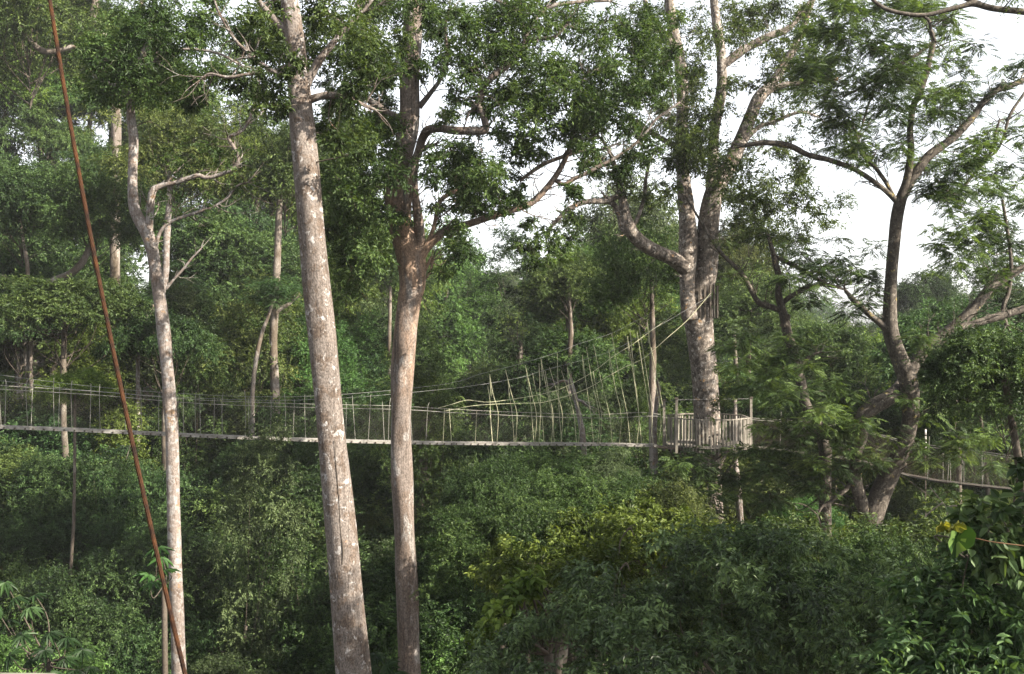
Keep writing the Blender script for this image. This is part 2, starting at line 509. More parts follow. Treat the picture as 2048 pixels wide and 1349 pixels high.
# --- thin forked tree on the left
t = Tree('forked_tree', 'slender pale pinkish tree that forks high up, second trunk from the rusty cable side', 28, M['bark_a'], 'canopy', 362)
t.root['label'] = 'slender pale tree with a forked upper stem, its lower trunk crossed by the rusty cable'
t.limb([(358, 1349, 14), (353, 1200, 13.5), (348, 1050, 13), (345, 900, 12.5), (341, 820, 12.5), (334, 730, 12), (325, 640, 13), (315, 570, 12.5), (304, 500, 12), (291, 462, 13), (273, 430, 11), (266, 400, 9.5), (265, 340, 9), (267, 280, 9), (262, 235, 8.5), (263, 200, 8), (272, 150, 7), (290, 100, 6), (310, 60, 4)], 'trunk', 14, 6, True, .1)
t.limb([(296, 470, 9), (299, 440, 8), (302, 405, 7), (306, 382, 7), (325, 371, 5), (352, 365, 4.5), (395, 352, 4.8), (412, 356, 4), (440, 350, 4), (465, 338, 4), (477, 320, 4), (470, 298, 3.6), (457, 276, 3.6), (475, 268, 3.2), (492, 252, 3), (505, 222, 2.6), (512, 190, 2.2), (520, 160, 1.5)], 'branch', 9, 5)
t.limb([(306, 520, 5), (318, 470, 3.6), (340, 445, 3.2), (385, 428, 3), (430, 412, 2.8), (455, 395, 2.4), (475, 372, 2), (495, 365, 1.3)], 'branch', 8, 5)
t.limb([(265, 215, 6), (245, 180, 4), (215, 165, 3)], 'branch', 7, 4)
t.limb([(270, 160, 6), (310, 120, 4), (360, 100, 3), (430, 105, 2.5), (480, 130, 2)], 'branch', 7, 4)
t.clumps([(215, 95, 50), (270, 60, 48), (330, 55, 50), (300, 115, 55), (245, 140, 55), (200, 165, 38), (290, 180, 42), (350, 130, 46), (390, 90, 40), (400, 40, 40),
          (350, 185, 32), (440, 50, 36), (240, 185, 34), (385, 150, 28), (310, 30, 40), (255, 105, 45), (195, 130, 30), (375, 205, 20)], 90, 10, .13, .05, spread=1.2, dup=2)
t.clumps([(345, 300, 30), (375, 320, 28), (330, 335, 24), (500, 240, 24), (410, 385, 22), (485, 300, 22), (440, 320, 24), (420, 300, 26), (390, 290, 24), (350, 395, 20), (440, 425, 22), (480, 380, 22), (395, 455, 18), (515, 200, 22), (470, 345, 20), (360, 430, 20)], 26, 9, .12, .045, spread=.9, dup=1)
t.done()

# --- thick pale trunk
t = Tree('tall_tree', 'thickest pale trunk, blotched with white lichen and leaning to the left', 22, M['bark_b'], 'canopy', 712)
t.limb([(707, 1349, 35), (697, 1230, 33), (687, 1110, 31), (676, 1000, 29.5), (664, 890, 28.5), (655, 790, 28), (644, 660, 27.5), (633, 560, 27), (622, 450, 26), (611, 330, 25.5), (602, 230, 24), (597, 160, 22), (588, 60, 19.5), (579, 0, 18), (570, -80, 16), (556, -190, 13)], 'trunk', 28, 10, True, .07)
t.limb([(670, 880, .6, 21.69), (673, 940, .7, 21.68), (678, 1000, .7, 21.67), (681, 1060, .9, 21.66), (686, 1100, 1.5, 21.65), (684, 1130, .6, 21.65)], 'dry_vine', 5, 6).data.materials[0] = M['twig']
t.limb([(600, 190, 11), (640, 120, 8), (680, 70, 6), (720, 30, 4), (760, -20, 3)], 'branch', 8, 5)
t.limb([(596, 140, 10), (560, 150, 6), (525, 130, 4.5), (500, 115, 4)], 'branch', 8, 5)
t.limb([(590, 80, 10), (540, 30, 7), (500, -20, 5)], 'branch', 8, 5)
t.limb([(604, 205, 9), (655, 190, 7), (700, 200, 5), (750, 220, 3)], 'branch', 8, 5)
t.limb([(502, 110, 3.5), (470, 80, 3), (440, 30, 2.5), (425, -10, 2)], 'branch', 6, 5)
t.limb([(525, 145, 4), (490, 150, 3.5), (455, 155, 3), (420, 148, 2.5), (400, 160, 1.5)], 'branch', 6, 5)
t.clumps([(520, 30, 45), (560, 60, 40), (540, 110, 42), (518, 150, 32), (588, 125, 24, 20.9), (640, 50, 42), (650, 110, 40), (680, 35, 48), (690, 115, 42),
          (700, 170, 38), (650, 165, 30), (720, 60, 42), (740, 110, 38), (530, 190, 24), (558, 185, 22, 21.2), (700, 225, 38), (655, 215, 30), (640, 10, 40), (560, 5, 40), 
          (690, 290, 36), (640, 260, 26), (760, 160, 30), (500, 95, 26), (545, 220, 18)], 62, 10, .118, .047, spread=1.5, dup=2, behind=True)
t.done()

# --- reddish central tree
t = Tree('gnarled_tree', 'reddish brown trunk that splits into a smooth main stem and a snaking grey limb', 28, M['bark_c'], 'canopy', 830)
t.limb([(820, 1349, 22.5), (814, 1200, 21.5), (809, 1050, 20.5), (804, 950, 20.5), (802, 850, 20.5), (805, 740, 21.5), (812, 660, 23), (819, 600, 25), (825, 570, 27), (824, 535, 28), (818, 505, 27), (806, 470, 24), (797, 440, 22), (789, 400, 21), (789, 370, 21), (797, 330, 21), (807, 300, 20), (816, 260, 20), (819, 220, 20), (819, 170, 21), (822, 120, 20), (825, 80, 19), (826, 30, 18), (826, -40, 17), (820, -130, 13)], 'trunk', 24, 7, True, .13)
t.limb([(806, 470, 10, 27.6), (812, 440, 9, 27.4), (815, 405, 8.5, 27.3), (815, 372, 8, 27.2), (822, 340, 8, 27), (836, 305, 8, 26.8), (845, 278, 8, 26.6), (857, 260, 9, 26.4), (885, 258, 8, 26.2), (915, 262, 8, 26), (945, 262, 8, 26), (970, 260, 8, 26), (968, 238, 6.5, 26), (958, 212, 6, 26.2), (962, 192, 6.5, 26.3), (965, 175, 7, 26.4), (990, 150, 7, 26.5), (1018, 128, 7, 26.6), (1040, 105, 7, 26.7), (1050, 85, 6.5, 26.8), (1049, 60, 5, 27), (1035, 30, 4.5, 27), (1012, 12, 4, 27), (985, -4, 3.5, 27)], 'branch', 12, 6, label='grey limb with a square zigzag bend')
t.limb([(1050, 85, 5, 26.8), (1060, 55, 4.5, 26.9), (1080, 28, 4.5, 27), (1105, 12, 4, 27), (1160, 4, 3.5, 27.3), (1220, 2, 2.5, 27.5)], 'branch', 8, 5)
t.limb([(1050, 86, 5, 26.8), (1075, 78, 4, 26.7), (1105, 76, 4, 26.6), (1125, 60, 3, 26.6), (1140, 40, 2, 26.6)], 'branch', 8, 5)
t.limb([(838, 520, 13), (839, 490, 11), (838, 455, 10), (833, 410, 9.5), (828, 370, 8.5), (830, 330, 7), (842, 300, 5), (870, 290, 3)], 'branch', 12, 6)
t.limb([(838, 515, 13), (852, 496, 10), (868, 480, 8.5), (888, 464, 8), (919, 454, 7.5), (955, 443, 7), (988, 431, 7), (1025, 420, 6.5), (1056, 410, 6.5), (1075, 396, 6.5), (1090, 380, 6), (1107, 359, 6), (1122, 335, 5.5), (1135, 308, 5), (1143, 280, 4.5), (1148, 246, 4.5), (1151, 215, 4), (1153, 191, 4), (1160, 170, 3), (1172, 150, 2)], 'branch', 11, 6)
t.limb([(1107, 359, 4.5), (1128, 369, 4.5), (1150, 357, 4.5), (1176, 345, 4), (1227, 318, 3.5), (1268, 290, 3), (1295, 262, 2.5), (1312, 239, 2.5), (1360, 205, 2)], 'branch', 8, 5)
t.limb([(1040, 362, 3), (1053, 352, 3.5), (1085, 330, 4), (1131, 312, 4), (1160, 304, 4), (1193, 302, 3), (1230, 290, 2)], 'branch', 8, 5)
t.limb([(850, 500, 5), (865, 462, 4), (873, 430, 4), (875, 417, 4), (882, 400, 4.5), (905, 385, 4), (925, 373, 3.5), (947, 362, 3)], 'branch', 8, 5)
t.limb([(812, 240, 9), (780, 228, 7), (745, 205, 6), (715, 195, 5), (690, 190, 4)], 'branch', 8, 5)
t.limb([(838, 215, 6), (862, 185, 5), (880, 160, 4), (895, 120, 3.5), (890, 60, 3), (900, 10, 2)], 'branch', 8, 5)
t.limb([(800, 320, 8), (770, 350, 5), (745, 380, 4), (720, 430, 3), (700, 500, 2.5), (705, 560, 2)], 'branch', 7, 5)
t.limb([(850, 540, 5), (858, 525, 3.5), (864, 515, 3), (862, 540, 2.5), (852, 558, 2)], 'branch', 6, 4)
t.clumps([(760, 25, 46), (735, 80, 38), (770, 140, 32), (755, 200, 34), (720, 260, 42), (760, 275, 30), (700, 320, 42), (742, 350, 36), (690, 390, 38), (750, 415, 32), (715, 455, 42), (680, 500, 36),
          (742, 515, 36), (705, 560, 36), (760, 470, 26), (660, 440, 30), (725, 400, 34), (680, 350, 34), (800, 30, 38), (838, 130, 18), (860, 50, 42), (890, 110, 36), (920, 40, 42), (960, 90, 42), (930, 160, 34),
          (980, 30, 42), (1000, 120, 36), (1020, 190, 40), (955, 215, 28), (900, 225, 34), (1060, 150, 40), (1080, 60, 42), (1100, 120, 40), (1120, 180, 40), (1150, 80, 42), (1060, 235, 38), (1110, 260, 34),
          (1165, 230, 30), (1180, 150, 40), (1200, 60, 42), (1230, 120, 40), (1220, 185, 34), (1250, 50, 38), (920, 315, 40), (880, 350, 34), (960, 345, 36), (930, 392, 36), (985, 370, 30), (1020, 300, 30),
          (1000, 412, 22), (880, 415, 22), (955, 420, 24), (1060, 300, 26), (905, 470, 20), (925, 505, 24), (892, 540, 18), (1030, 20, 40), (1040, 90, 30), (1200, 265, 34), (1240, 250, 30), (1270, 310, 26), (1185, 300, 24),
          (1220, 345, 22), (1290, 185, 30), (1275, 110, 28), (1100, 470, 24), (1070, 490, 20), (1092, 530, 16), (1160, 440, 18), (1125, 512, 18), (1060, 445, 18), (1150, 385, 14), (690, 600, 22), (850, 15, 36), (1130, 20, 36), (1290, 40, 30), (1300, 135, 30), (1330, 165, 26), (1320, 60, 30), (1265, 225, 28), (1250, 170, 28), (1340, 105, 26), (1300, 300, 22), (900, 300, 34), (945, 365, 32), (1000, 340, 28), (1030, 395, 18), (1080, 200, 36), (1010, 230, 34), (770, 200, 32), (785, 250, 24), (745, 255, 34), (772, 310, 26), (752, 372, 30), (735, 430, 34), (765, 130, 28), (705, 275, 34), (860, 330, 26), (1190, 210, 30), (1150, 270, 24)],
         64, 10, .128, .05, spread=2.0, dup=3)
t.done()

# --- platform tree
t = Tree('platform_tree', 'stout speckled tree carrying the wooden platform, twin stems above the rope collar', 38.7, M['bark_d'], 'canopy2', 1414)
t.limb([(1418, 1349, 36), (1418, 1100, 32), (1416, 950, 28), (1414, 850, 26.5), (1411, 790, 26), (1408, 740, 26), (1402, 690, 26), (1398, 650, 28), (1394, 620, 31), (1400, 590, 22), (1410, 560, 21), (1415, 520, 21), (1416, 460, 21), (1422, 410, 20), (1434, 370, 18), (1450, 345, 16), (1464, 320, 15), (1478, 290, 14), (1490, 262, 13), (1503, 230, 12), (1518, 195, 11), (1545, 165, 9), (1575, 120, 8), (1600, 70, 7), (1625, 0, 6), (1650, -60, 5)], 'trunk', 24, 7, True, .1)
t.limb([(1380, 640, 15, 38.2), (1375, 600, 15, 38.2), (1374, 560, 16, 38.3), (1375, 520, 18, 38.4), (1377, 470, 19, 38.5), (1374, 420, 17, 38.6), (1368, 370, 14, 38.8), (1364, 310, 13, 39), (1364, 250, 12, 39), (1364, 180, 12, 39), (1358, 115, 12, 39), (1346, 60, 11, 39), (1338, 0, 10, 39), (1330, -70, 8, 39)], 'branch', 14, 6, label='left stem of the pair')
t.limb([(1420, 420, 13), (1424, 360, 11), (1427, 300, 10), (1430, 255, 10), (1438, 210, 10.5), (1444, 165, 10.5), (1443, 120, 9.5), (1438, 80, 9), (1432, 40, 8.5), (1428, 0, 8), (1425, -60, 7)], 'branch', 12, 6)
t.limb([(1375, 540, 15, 38.2), (1350, 520, 15, 38), (1312, 503, 14, 37.6), (1281, 484, 14, 37.2), (1262, 462, 13, 37), (1252, 435, 11, 37), (1246, 405, 9, 37), (1240, 375, 7.5, 37), (1232, 345, 6, 37.1), (1222, 310, 4.5, 37.2), (1205, 280, 3, 37.3)], 'branch', 13, 6, label='heavy limb sweeping out to the left')
t.limb([(1243, 392, 6, 37), (1228, 396, 5.5, 36.9), (1213, 403, 5.5, 36.8), (1180, 403, 5.5, 36.5), (1155, 410, 5, 36.3), (1135, 420, 4.5, 36), (1115, 440, 4, 36), (1097, 460, 3, 36)], 'branch', 9, 6)
t.limb([(1262, 470, 9, 37), (1246, 455, 8, 37), (1240, 430, 7, 37), (1228, 410, 6, 37), (1215, 401, 5, 36.9)], 'branch', 9, 5)
t.limb([(1440, 135, 8), (1456, 124, 9), (1480, 105, 9), (1505, 90, 8.5), (1541, 72, 8), (1580, 55, 6), (1623, 0, 4)], 'branch', 10, 5)
t.limb([(1500, 240, 8), (1530, 190, 7), (1570, 170, 6), (1620, 165, 4), (1670, 160, 3)], 'branch', 9, 5)
t.limb([(1358, 110, 7), (1330, 70, 6), (1305, 40, 5), (1290, 0, 4)], 'branch', 8, 5)
t.limb([(1366, 300, 7), (1335, 285, 6), (1305, 268, 5), (1280, 258, 4)], 'branch', 8, 5)
t.limb([(1468, 310, 6), (1510, 260, 5), (1545, 245, 4), (1600, 225, 3), (1640, 235, 2)], 'branch', 8, 5)
t.limb([(1262, 460, 4.5, 37), (1278, 430, 4, 37), (1288, 395, 4, 37), (1292, 360, 3.5, 37), (1300, 320, 2.5, 37)], 'branch', 7, 5)
t.clumps([(1330, 30, 38), (1310, 90, 36), (1390, 60, 36), (1395, 130, 34), (1385, 195, 36), (1340, 235, 38), (1385, 270, 38), (1335, 320, 34), (1400, 325, 36), (1440, 320, 28), (1480, 30, 40), (1472, 165, 24),
          (1475, 60, 26), (1530, 25, 40), (1565, 95, 36), (1555, 140, 30), (1530, 225, 28), (1600, 40, 38), (1615, 105, 38), (1500, 340, 34), (1475, 400, 30), (1540, 380, 40), (1520, 440, 36), (1580, 440, 38), (1620, 400, 34),
          (1600, 345, 28), (1640, 430, 22), (1560, 495, 30), (1480, 470, 24), (1425, 270, 20), (1560, 310, 24), (1590, 215, 34), (1640, 265, 34), (1610, 165, 34), (1300, 410, 16), (1320, 370, 22), (1240, 350, 26, 36.8), (1215, 325, 26, 36.9), (1255, 375, 16, 36.6), (1400, 20, 32), (1370, 170, 26), (1290, 260, 22), (1310, 200, 26), (1500, 290, 24), (1445, 360, 18)],
         66, 10, .145, .056, spread=2.4, dup=3)
t.clumps([(1450, 765, 20, 36.8), (1436, 805, 16, 36.6), (1446, 735, 14, 36.8), (1425, 830, 14, 36.7), (1455, 800, 18, 36.9), (1395, 925, 26, 36.5), (1430, 945, 24, 36.5), (1375, 950, 24, 36.5), (1410, 985, 26, 36.5)], 40, 9, .13, .05, dup=1)
t.clumps([(1340, 215, 24, 37.6), (1395, 240, 26, 37.4), (1400, 310, 26, 37.3), (1365, 330, 26, 37.6), (1450, 300, 22, 37.5)], 36, 9, .17, .066)
t.done()

# --- feathery tree on the right
t = Tree('feathery_tree', 'feathery leaved tree with a V shaped base and a mottled sinuous stem', 31, M['bark_e'], 'feather', 1740)
t.limb([(1738, 1150, 21), (1742, 1050, 21), (1757, 1000, 19), (1774, 960, 18.5), (1793, 925, 17), (1808, 890, 16), (1818, 855, 15.5), (1822, 810, 15.5), (1818, 770, 16), (1806, 735, 16), (1792, 700, 14.5), (1781, 660, 14), (1780, 610, 13), (1783, 545, 12), (1788, 490, 12), (1793, 440, 11.5), (1800, 405, 11), (1812, 370, 9), (1818, 335, 7.5), (1822, 297, 7), (1820, 259, 6.5), (1826, 215, 6.5), (1842, 180, 6), (1853, 145, 6), (1860, 115, 5.5), (1867, 82, 5), (1860, 60, 4.5), (1848, 38, 3.5), (1835, 10, 3)], 'trunk', 16, 6, True, .11)
t.limb([(1738, 1040, 14), (1722, 1000, 13), (1712, 960, 12), (1712, 910, 12), (1722, 870, 14), (1725, 835, 16), (1745, 815, 17), (1775, 798, 16), (1800, 775, 14, 31.6), (1822, 740, 13, 32), (1850, 700, 12, 32), (1880, 678, 12, 32), (1909, 655, 12, 32), (1935, 630, 11, 32), (1958, 605, 10, 32), (1980, 577, 9, 32), (2010, 557, 8, 32), (2050, 533, 7, 32), (2100, 500, 5, 32)], 'branch', 14, 6, label='crooked limb crossing behind the stem')
t.limb([(1890, 672, 9, 32), (1920, 658, 8, 32), (1950, 648, 8, 32), (1985, 637, 8, 32), (2048, 618, 7, 32), (2110, 590, 5, 32)], 'branch', 9, 5)
t.limb([(1800, 405, 9), (1822, 362, 9.5), (1838, 338, 9.5), (1856, 313, 9), (1880, 295, 8.5), (1904, 278, 8), (1926, 256, 7.5), (1946, 235, 7), (1964, 208, 6.5), (1987, 184, 6.5), (2015, 174, 6), (2050, 160, 5), (2090, 140, 4)], 'branch', 11, 6)
t.limb([(1795, 405, 6), (1778, 388, 5.5), (1759, 372, 5), (1725, 348, 5), (1698, 334, 5), (1657, 320, 5.5), (1616, 310, 5.5), (1582, 293, 6), (1541, 286, 6), (1510, 288, 5), (1490, 292, 4)], 'branch', 9, 5)
t.limb([(1788, 395, 4), (1770, 362, 4), (1750, 335, 4), (1728, 312, 3.5), (1715, 280, 3), (1705, 250, 2.5)], 'branch', 8, 5)
t.limb([(1850, 172, 4.5), (1835, 167, 4.5), (1800, 164, 4), (1770, 165, 3.5), (1745, 163, 3), (1715, 180, 3), (1690, 192, 2.5)], 'branch', 8, 5)
t.limb([(1866, 85, 4), (1840, 105, 3.5), (1800, 130, 3.5), (1765, 148, 3), (1752, 170, 3), (1735, 215, 2.5), (1722, 260, 2)], 'branch', 8, 5)
t.limb([(1778, 665, 8), (1764, 650, 7.5), (1745, 635, 6.5), (1725, 617, 6), (1708, 602, 5.5), (1690, 580, 3)], 'branch', 9, 5)
t.limb([(1826, 838, 6), (1845, 826, 5.5), (1870, 815, 5), (1900, 807, 4.5), (1935, 802, 4), (1975, 812, 3.5), (2010, 828, 3), (2060, 836, 2.5)], 'branch', 8, 5)
t.limb([(1785, 960, 7), (1795, 940, 7), (1808, 925, 7), (1790, 950, 5), (1775, 945, 4), (1755, 938, 3.5), (1730, 936, 3)], 'branch', 8, 4)
t.limb([(1716, 950, 5), (1700, 970, 5), (1685, 985, 4.5), (1665, 1000, 4), (1645, 1013, 3), (1635, 1030, 2)], 'branch', 8, 5, label='pale bare branch')
t.limb([(1872, 360, 3.5), (1910, 390, 3), (1950, 345, 3), (1985, 300, 2.5), (1990, 270, 2.5), (2000, 240, 2)], 'branch', 7, 5)
t.limb([(2050, 185, 3), (2020, 230, 3), (2005, 280, 2.5), (1985, 310, 2.5), (1950, 320, 2)], 'branch', 7, 5)
t.limb([(2005, 400, 3, 32), (2022, 520, 3.5, 32), (2018, 580, 4, 32), (2006, 615, 4.5, 32), (2012, 650, 4, 32)], 'branch', 7, 5)
t.clumps([(1650, 60, 42), (1700, 40, 46), (1740, 80, 46), (1680, 120, 42), (1720, 155, 44), (1660, 185, 40), (1700, 230, 42), (1760, 185, 40), (1780, 120, 42), (1800, 60, 42), (1880, 130, 42), (1905, 90, 34), (1850, 195, 28),
          (1900, 190, 40), (1760, 255, 36), (1720, 285, 38), (1690, 305, 28), (1860, 265, 30), (1885, 225, 34), (1932, 165, 28), (1755, 310, 24), (1790, 225, 26), (1840, 325, 28), (1872, 365, 36), (1910, 340, 34), (1950, 330, 28), (1940, 385, 36),
          (1900, 415, 32), (1868, 392, 24), (1962, 430, 34), (1990, 375, 28), (1925, 455, 28), (1872, 490, 28), (1905, 530, 28), (1950, 500, 30), (2000, 470, 34), (2030, 520, 30), (1990, 550, 24), (2020, 335, 24), (2040, 265, 22),
          (2000, 255, 26), (1960, 290, 24), (2010, 165, 16), (2040, 130, 24), (1820, 20, 34), (1760, 20, 34), (1860, 50, 30), (1680, 10, 36), (1840, 130, 26), (1640, 130, 30), (1800, 290, 20), (2040, 400, 24)],
         78, 11, .105, .032, 'feather', 2.0, .8, dup=3)
t.clumps([(1680, 520, 38), (1720, 555, 36), (1650, 540, 34), (1600, 505, 38), (1698, 605, 28), (1640, 590, 24), (1740, 585, 24), (1560, 560, 20),
          (1475, 735, 28), (1500, 690, 30), (1535, 745, 34), (1500, 775, 20), (1560, 720, 32), (1570, 800, 32), (1600, 880, 38), (1640, 830, 38), (1670, 770, 34), (1650, 900, 38), (1560, 900, 36), 
          (1450, 950, 38), (1500, 960, 42), (1540, 1000, 36), (1430, 990, 30), (1400, 940, 30), (1360, 930, 24), (1880, 760, 42), (1920, 720, 38), (1860, 830, 38), (1910, 860, 42), (1950, 790, 38), (1870, 700, 32), (1980, 880, 36), (1690, 850, 36),
          (1700, 900, 30), (1890, 900, 28), (1620, 730, 30), (1590, 780, 34), (1690, 800, 30), (1620, 960, 34), (1870, 1000, 30), (1680, 930, 30), (1545, 860, 22), (1840, 900, 24)],
         72, 11, .105, .032, 'feather', 1.2, .75, dup=2)
t.done()

# --- leaning mossy stem
t = Tree('leaning_tree', 'leaning mossy stem with a dark broken knot, between the platform and the sinuous stem', 33, M['bark_e'], 'feather', 1660)
t.limb([(1650, 900, 12), (1632, 845, 11), (1611, 808, 10), (1600, 757, 10), (1587, 706, 9.5), (1576, 672, 9), (1570, 645, 9), (1563, 617, 8), (1557, 590, 7), (1559, 560, 6.5), (1552, 530, 6), (1546, 505, 5), (1535, 470, 3)], 'trunk', 12, 6, True, .12)
t.limb([(1567, 655, 8), (1572, 638, 8), (1575, 630, 7.5)], 'broken_knot', 9, 4).data.materials[0] = M['bark_dark']
t.limb([(1560, 622, 5.5), (1545, 615, 6), (1520, 607, 6), (1508, 592, 5.5), (1498, 572, 5), (1485, 550, 5), (1469, 532, 4.5), (1450, 515, 4), (1430, 490, 3.5), (1405, 450, 2.5), (1370, 390, 2)], 'branch', 8, 5)
t.limb([(1560, 612, 5), (1575, 598, 5), (1590, 588, 4.5), (1608, 578, 4), (1635, 570, 2.5)], 'branch', 8, 5)
t.limb([(1546, 512, 4.5), (1565, 520, 4.5), (1589, 532, 4.5), (1612, 545, 4), (1640, 562, 3.5), (1665, 575, 2.5)], 'branch', 8, 5)
t.limb([(1596, 735, 4), (1607, 725, 4), (1620, 712, 3), (1640, 705, 2)], 'branch', 7, 4)
t.clumps([(1380, 925, 28, 34), (1410, 955, 32, 34.5), (1440, 930, 28, 34), (1475, 985, 34, 34), (1520, 940, 34, 34), (1400, 1000, 32, 34), (1355, 950, 26, 34), (1450, 960, 32, 34), (1540, 985, 32, 34), (1600, 850, 32), (1660, 870, 30), (1580, 900, 28), (1700, 870, 28, 31), (1750, 900, 26, 30), (1860, 930, 26, 30), (1920, 900, 26, 30), (1780, 880, 22, 30.5),
          (1560, 700, 30), (1530, 720, 30), (1600, 880, 32), (1550, 840, 26), (1640, 900, 30), (1500, 905, 22), (1660, 780, 28), (1620, 700, 24)], 50, 11, .1, .03, 'feather', 1.0, .7, dup=1)
t.clumps([(1590, 480, 30), (1540, 470, 28), (1640, 510, 28), (1500, 540, 22), (1450, 480, 18), (1600, 560, 20), (1660, 560, 24)], 26, 8, .15, .038, 'feather', 1.0, .5)
t.done()

# --- bare overhanging limb at the top right (its tree stands outside the view)
t = Tree('overhanging_tree', 'dark sinuous bough reaching across the pale sky at the very top right corner', 24, M['bark_e'], 'feather', 2500)
t.limb([(2520, 1349, 26), (2510, 900, 24), (2480, 400, 20), (2380, 160, 13), (2250, 70, 9), (2150, 42, 7), (2048, 24, 6.5), (2010, 20, 6), (1981, 16, 6), (1947, 8, 6), (1920, 14, 5), (1895, 20, 5), (1870, 27, 4.5), (1844, 31, 4.5), (1810, 28, 4), (1776, 20, 4), (1755, 8, 3.5), (1738, -6, 3)], 'trunk', 12, 6, True, .1)
t.limb([(1960, 8, 5), (1935, 0, 4), (1900, -12, 3)], 'branch', 7, 4)
t.limb([(1844, 31, 3), (1858, 42, 3), (1862, 60, 3), (1868, 80, 2.5)], 'branch', 7, 4)
t.clumps([(2300, 30, 60), (2200, -60, 60), (2400, 60, 70), (2100, -80, 50)], 30, 9, .15, .038, 'feather', .8, .5)
t.done()

A0, B0 = np.array([-15.9, 31.0]), np.array([5.95, 38.0])


def wY(px):
    k = (px - CX) / F
    d = B0 - A0
    tt = (k * A0[1] - A0[0]) / (d[0] - k * d[1])
    return A0[1] + tt * d[1]



# ------------------------------------------------------------------ reusable crowns
CROWNS = {}


def crown_geo(kind, seed):
    rg = np.random.default_rng(seed)
    g = Geo()
    P = dict(bush=(3.2, 115, 40, 15, .125, .06), round=(5.2, 130, 34, 14, .26, .12), loose=(5.2, 95, 30, 13, .24, .1), tall=(4.2, 130, 32, 13, .24, .11),
             flat=(6.0, 100, 30, 13, .25, .1), draped=(2.4, 120, 34, 13, .13, .065), feathery=(4.5, 100, 30, 9, .2, .055), droopy=(3.0, 95, 36, 14, .18, .05))[kind]
    R, nc, m, k, L, W = P
    C = []
    for i in range(nc):
        u = nrm(rg.normal(size=3))
        q = rg.uniform(.45, 1.0) ** .6
        if kind == 'bush':
            if u[2] < -.35: u[2] *= -.6
            c = u * R * q * [1, 1, .8]
        elif kind == 'round':
            if u[2] < -.3: u[2] *= -1
            c = u * R * q * [1, 1, .78]
        elif kind == 'loose':
            if u[2] < -.5: u[2] *= -1
            c = u * R * rg.uniform(.35, 1.05) * [1, 1, .95]
        elif kind == 'tall':
            c = u * R * q * [1, 1, 1.75]
        elif kind == 'flat':
            lay = rg.integers(0, 3)
            a, rr = rg.uniform(0, 6.283), math.sqrt(rg.uniform(.02, 1)) * R * (1 - .22 * lay)
            c = np.array([math.cos(a) * rr, math.sin(a) * rr, lay * .9 - .5 * (rr / R) ** 2 + rg.normal() * .15])
        elif kind == 'draped':
            z = rg.uniform(-1, 1)
            a = rg.uniform(0, 6.283)
            w = R * (.55 + .35 * math.sin(z * 5 + seed) + .2 * (z < 0)) * rg.uniform(.5, 1)
            c = np.array([math.cos(a) * w * .8, math.sin(a) * w * .8, z * R * 2.1])
        elif kind == 'feathery':
            c = u * R * rg.uniform(.3, 1.05) * [1, 1, .6]
        else:
            if u[2] < -.4: u[2] *= -1
            c = u * R * q * [1, 1, .9]
        C.append(c)
    # knots of foliage: push clumps outward or inward so that the outline is uneven
    bd = nrm(rg.normal(size=(11, 3)))
    C = np.array(C)
    for b in bd:
        w = np.clip((nrm(C) @ b - .6) / .4, 0, 1)[:, None]
        C = C * (1 + w * rg.uniform(-.34, .42))
    for c in C:
        r = R * (.2 + .14 * rg.uniform()) if kind != 'draped' else R * .34 * rg.uniform(.7, 1.2)
        if kind == 'flat': r = R * .2
        fl = .5 if kind in ('flat', 'feathery') else .72
        spray(g, c, (r, r, r * fl), m, k, L, W, 'feather' if kind == 'feathery' else 'broad', 0, False, .75 if kind == 'droopy' else .35, rg)
    foot = np.array([0, 0, -R * (2.0 if kind == 'draped' else 1.6 if kind == 'tall' else .9)])
    for c in C[::5 if kind in ('loose', 'flat', 'feathery') else 8]:
        s = foot * rg.uniform(.2, 1)
        mid = (s + c) / 2 + rg.normal(size=3) * R * .08 + np.array([0, 0, -.06 * R])
        pp = smooth_path(np.vstack([s, mid, c]), 5)
        tube(g, pp, np.linspace(.02 * R * .4, .008, len(pp)), 5, 1, .5, cap=False)
    return g


def crown_mesh(kind, var, tint, bark):
    key = (kind, var, tint, bark)
    if key not in CROWNS:
        base = (kind, var)
        src = CROWNS.get(base)
        if src is None:
            me = crown_geo(kind, 100 + var * 17 + sum(map(ord, kind))).mesh('crown', [M[tint], M[bark]])
            CROWNS[base] = me
        else:
            me = src.copy()
            me.materials[0] = M[tint]
            me.materials[1] = M[bark]
        CROWNS[key] = me
    return CROWNS[key]


KIND_R = dict(bush=3.2, round=5.2, loose=5.2, tall=4.2, flat=6.0, draped=2.4, feathery=4.5, droopy=3.0)
KIND_H = dict(bush=.8, round=.78, loose=.95, tall=1.75, flat=.35, draped=2.1, feathery=.6, droopy=.9)
ALL = []


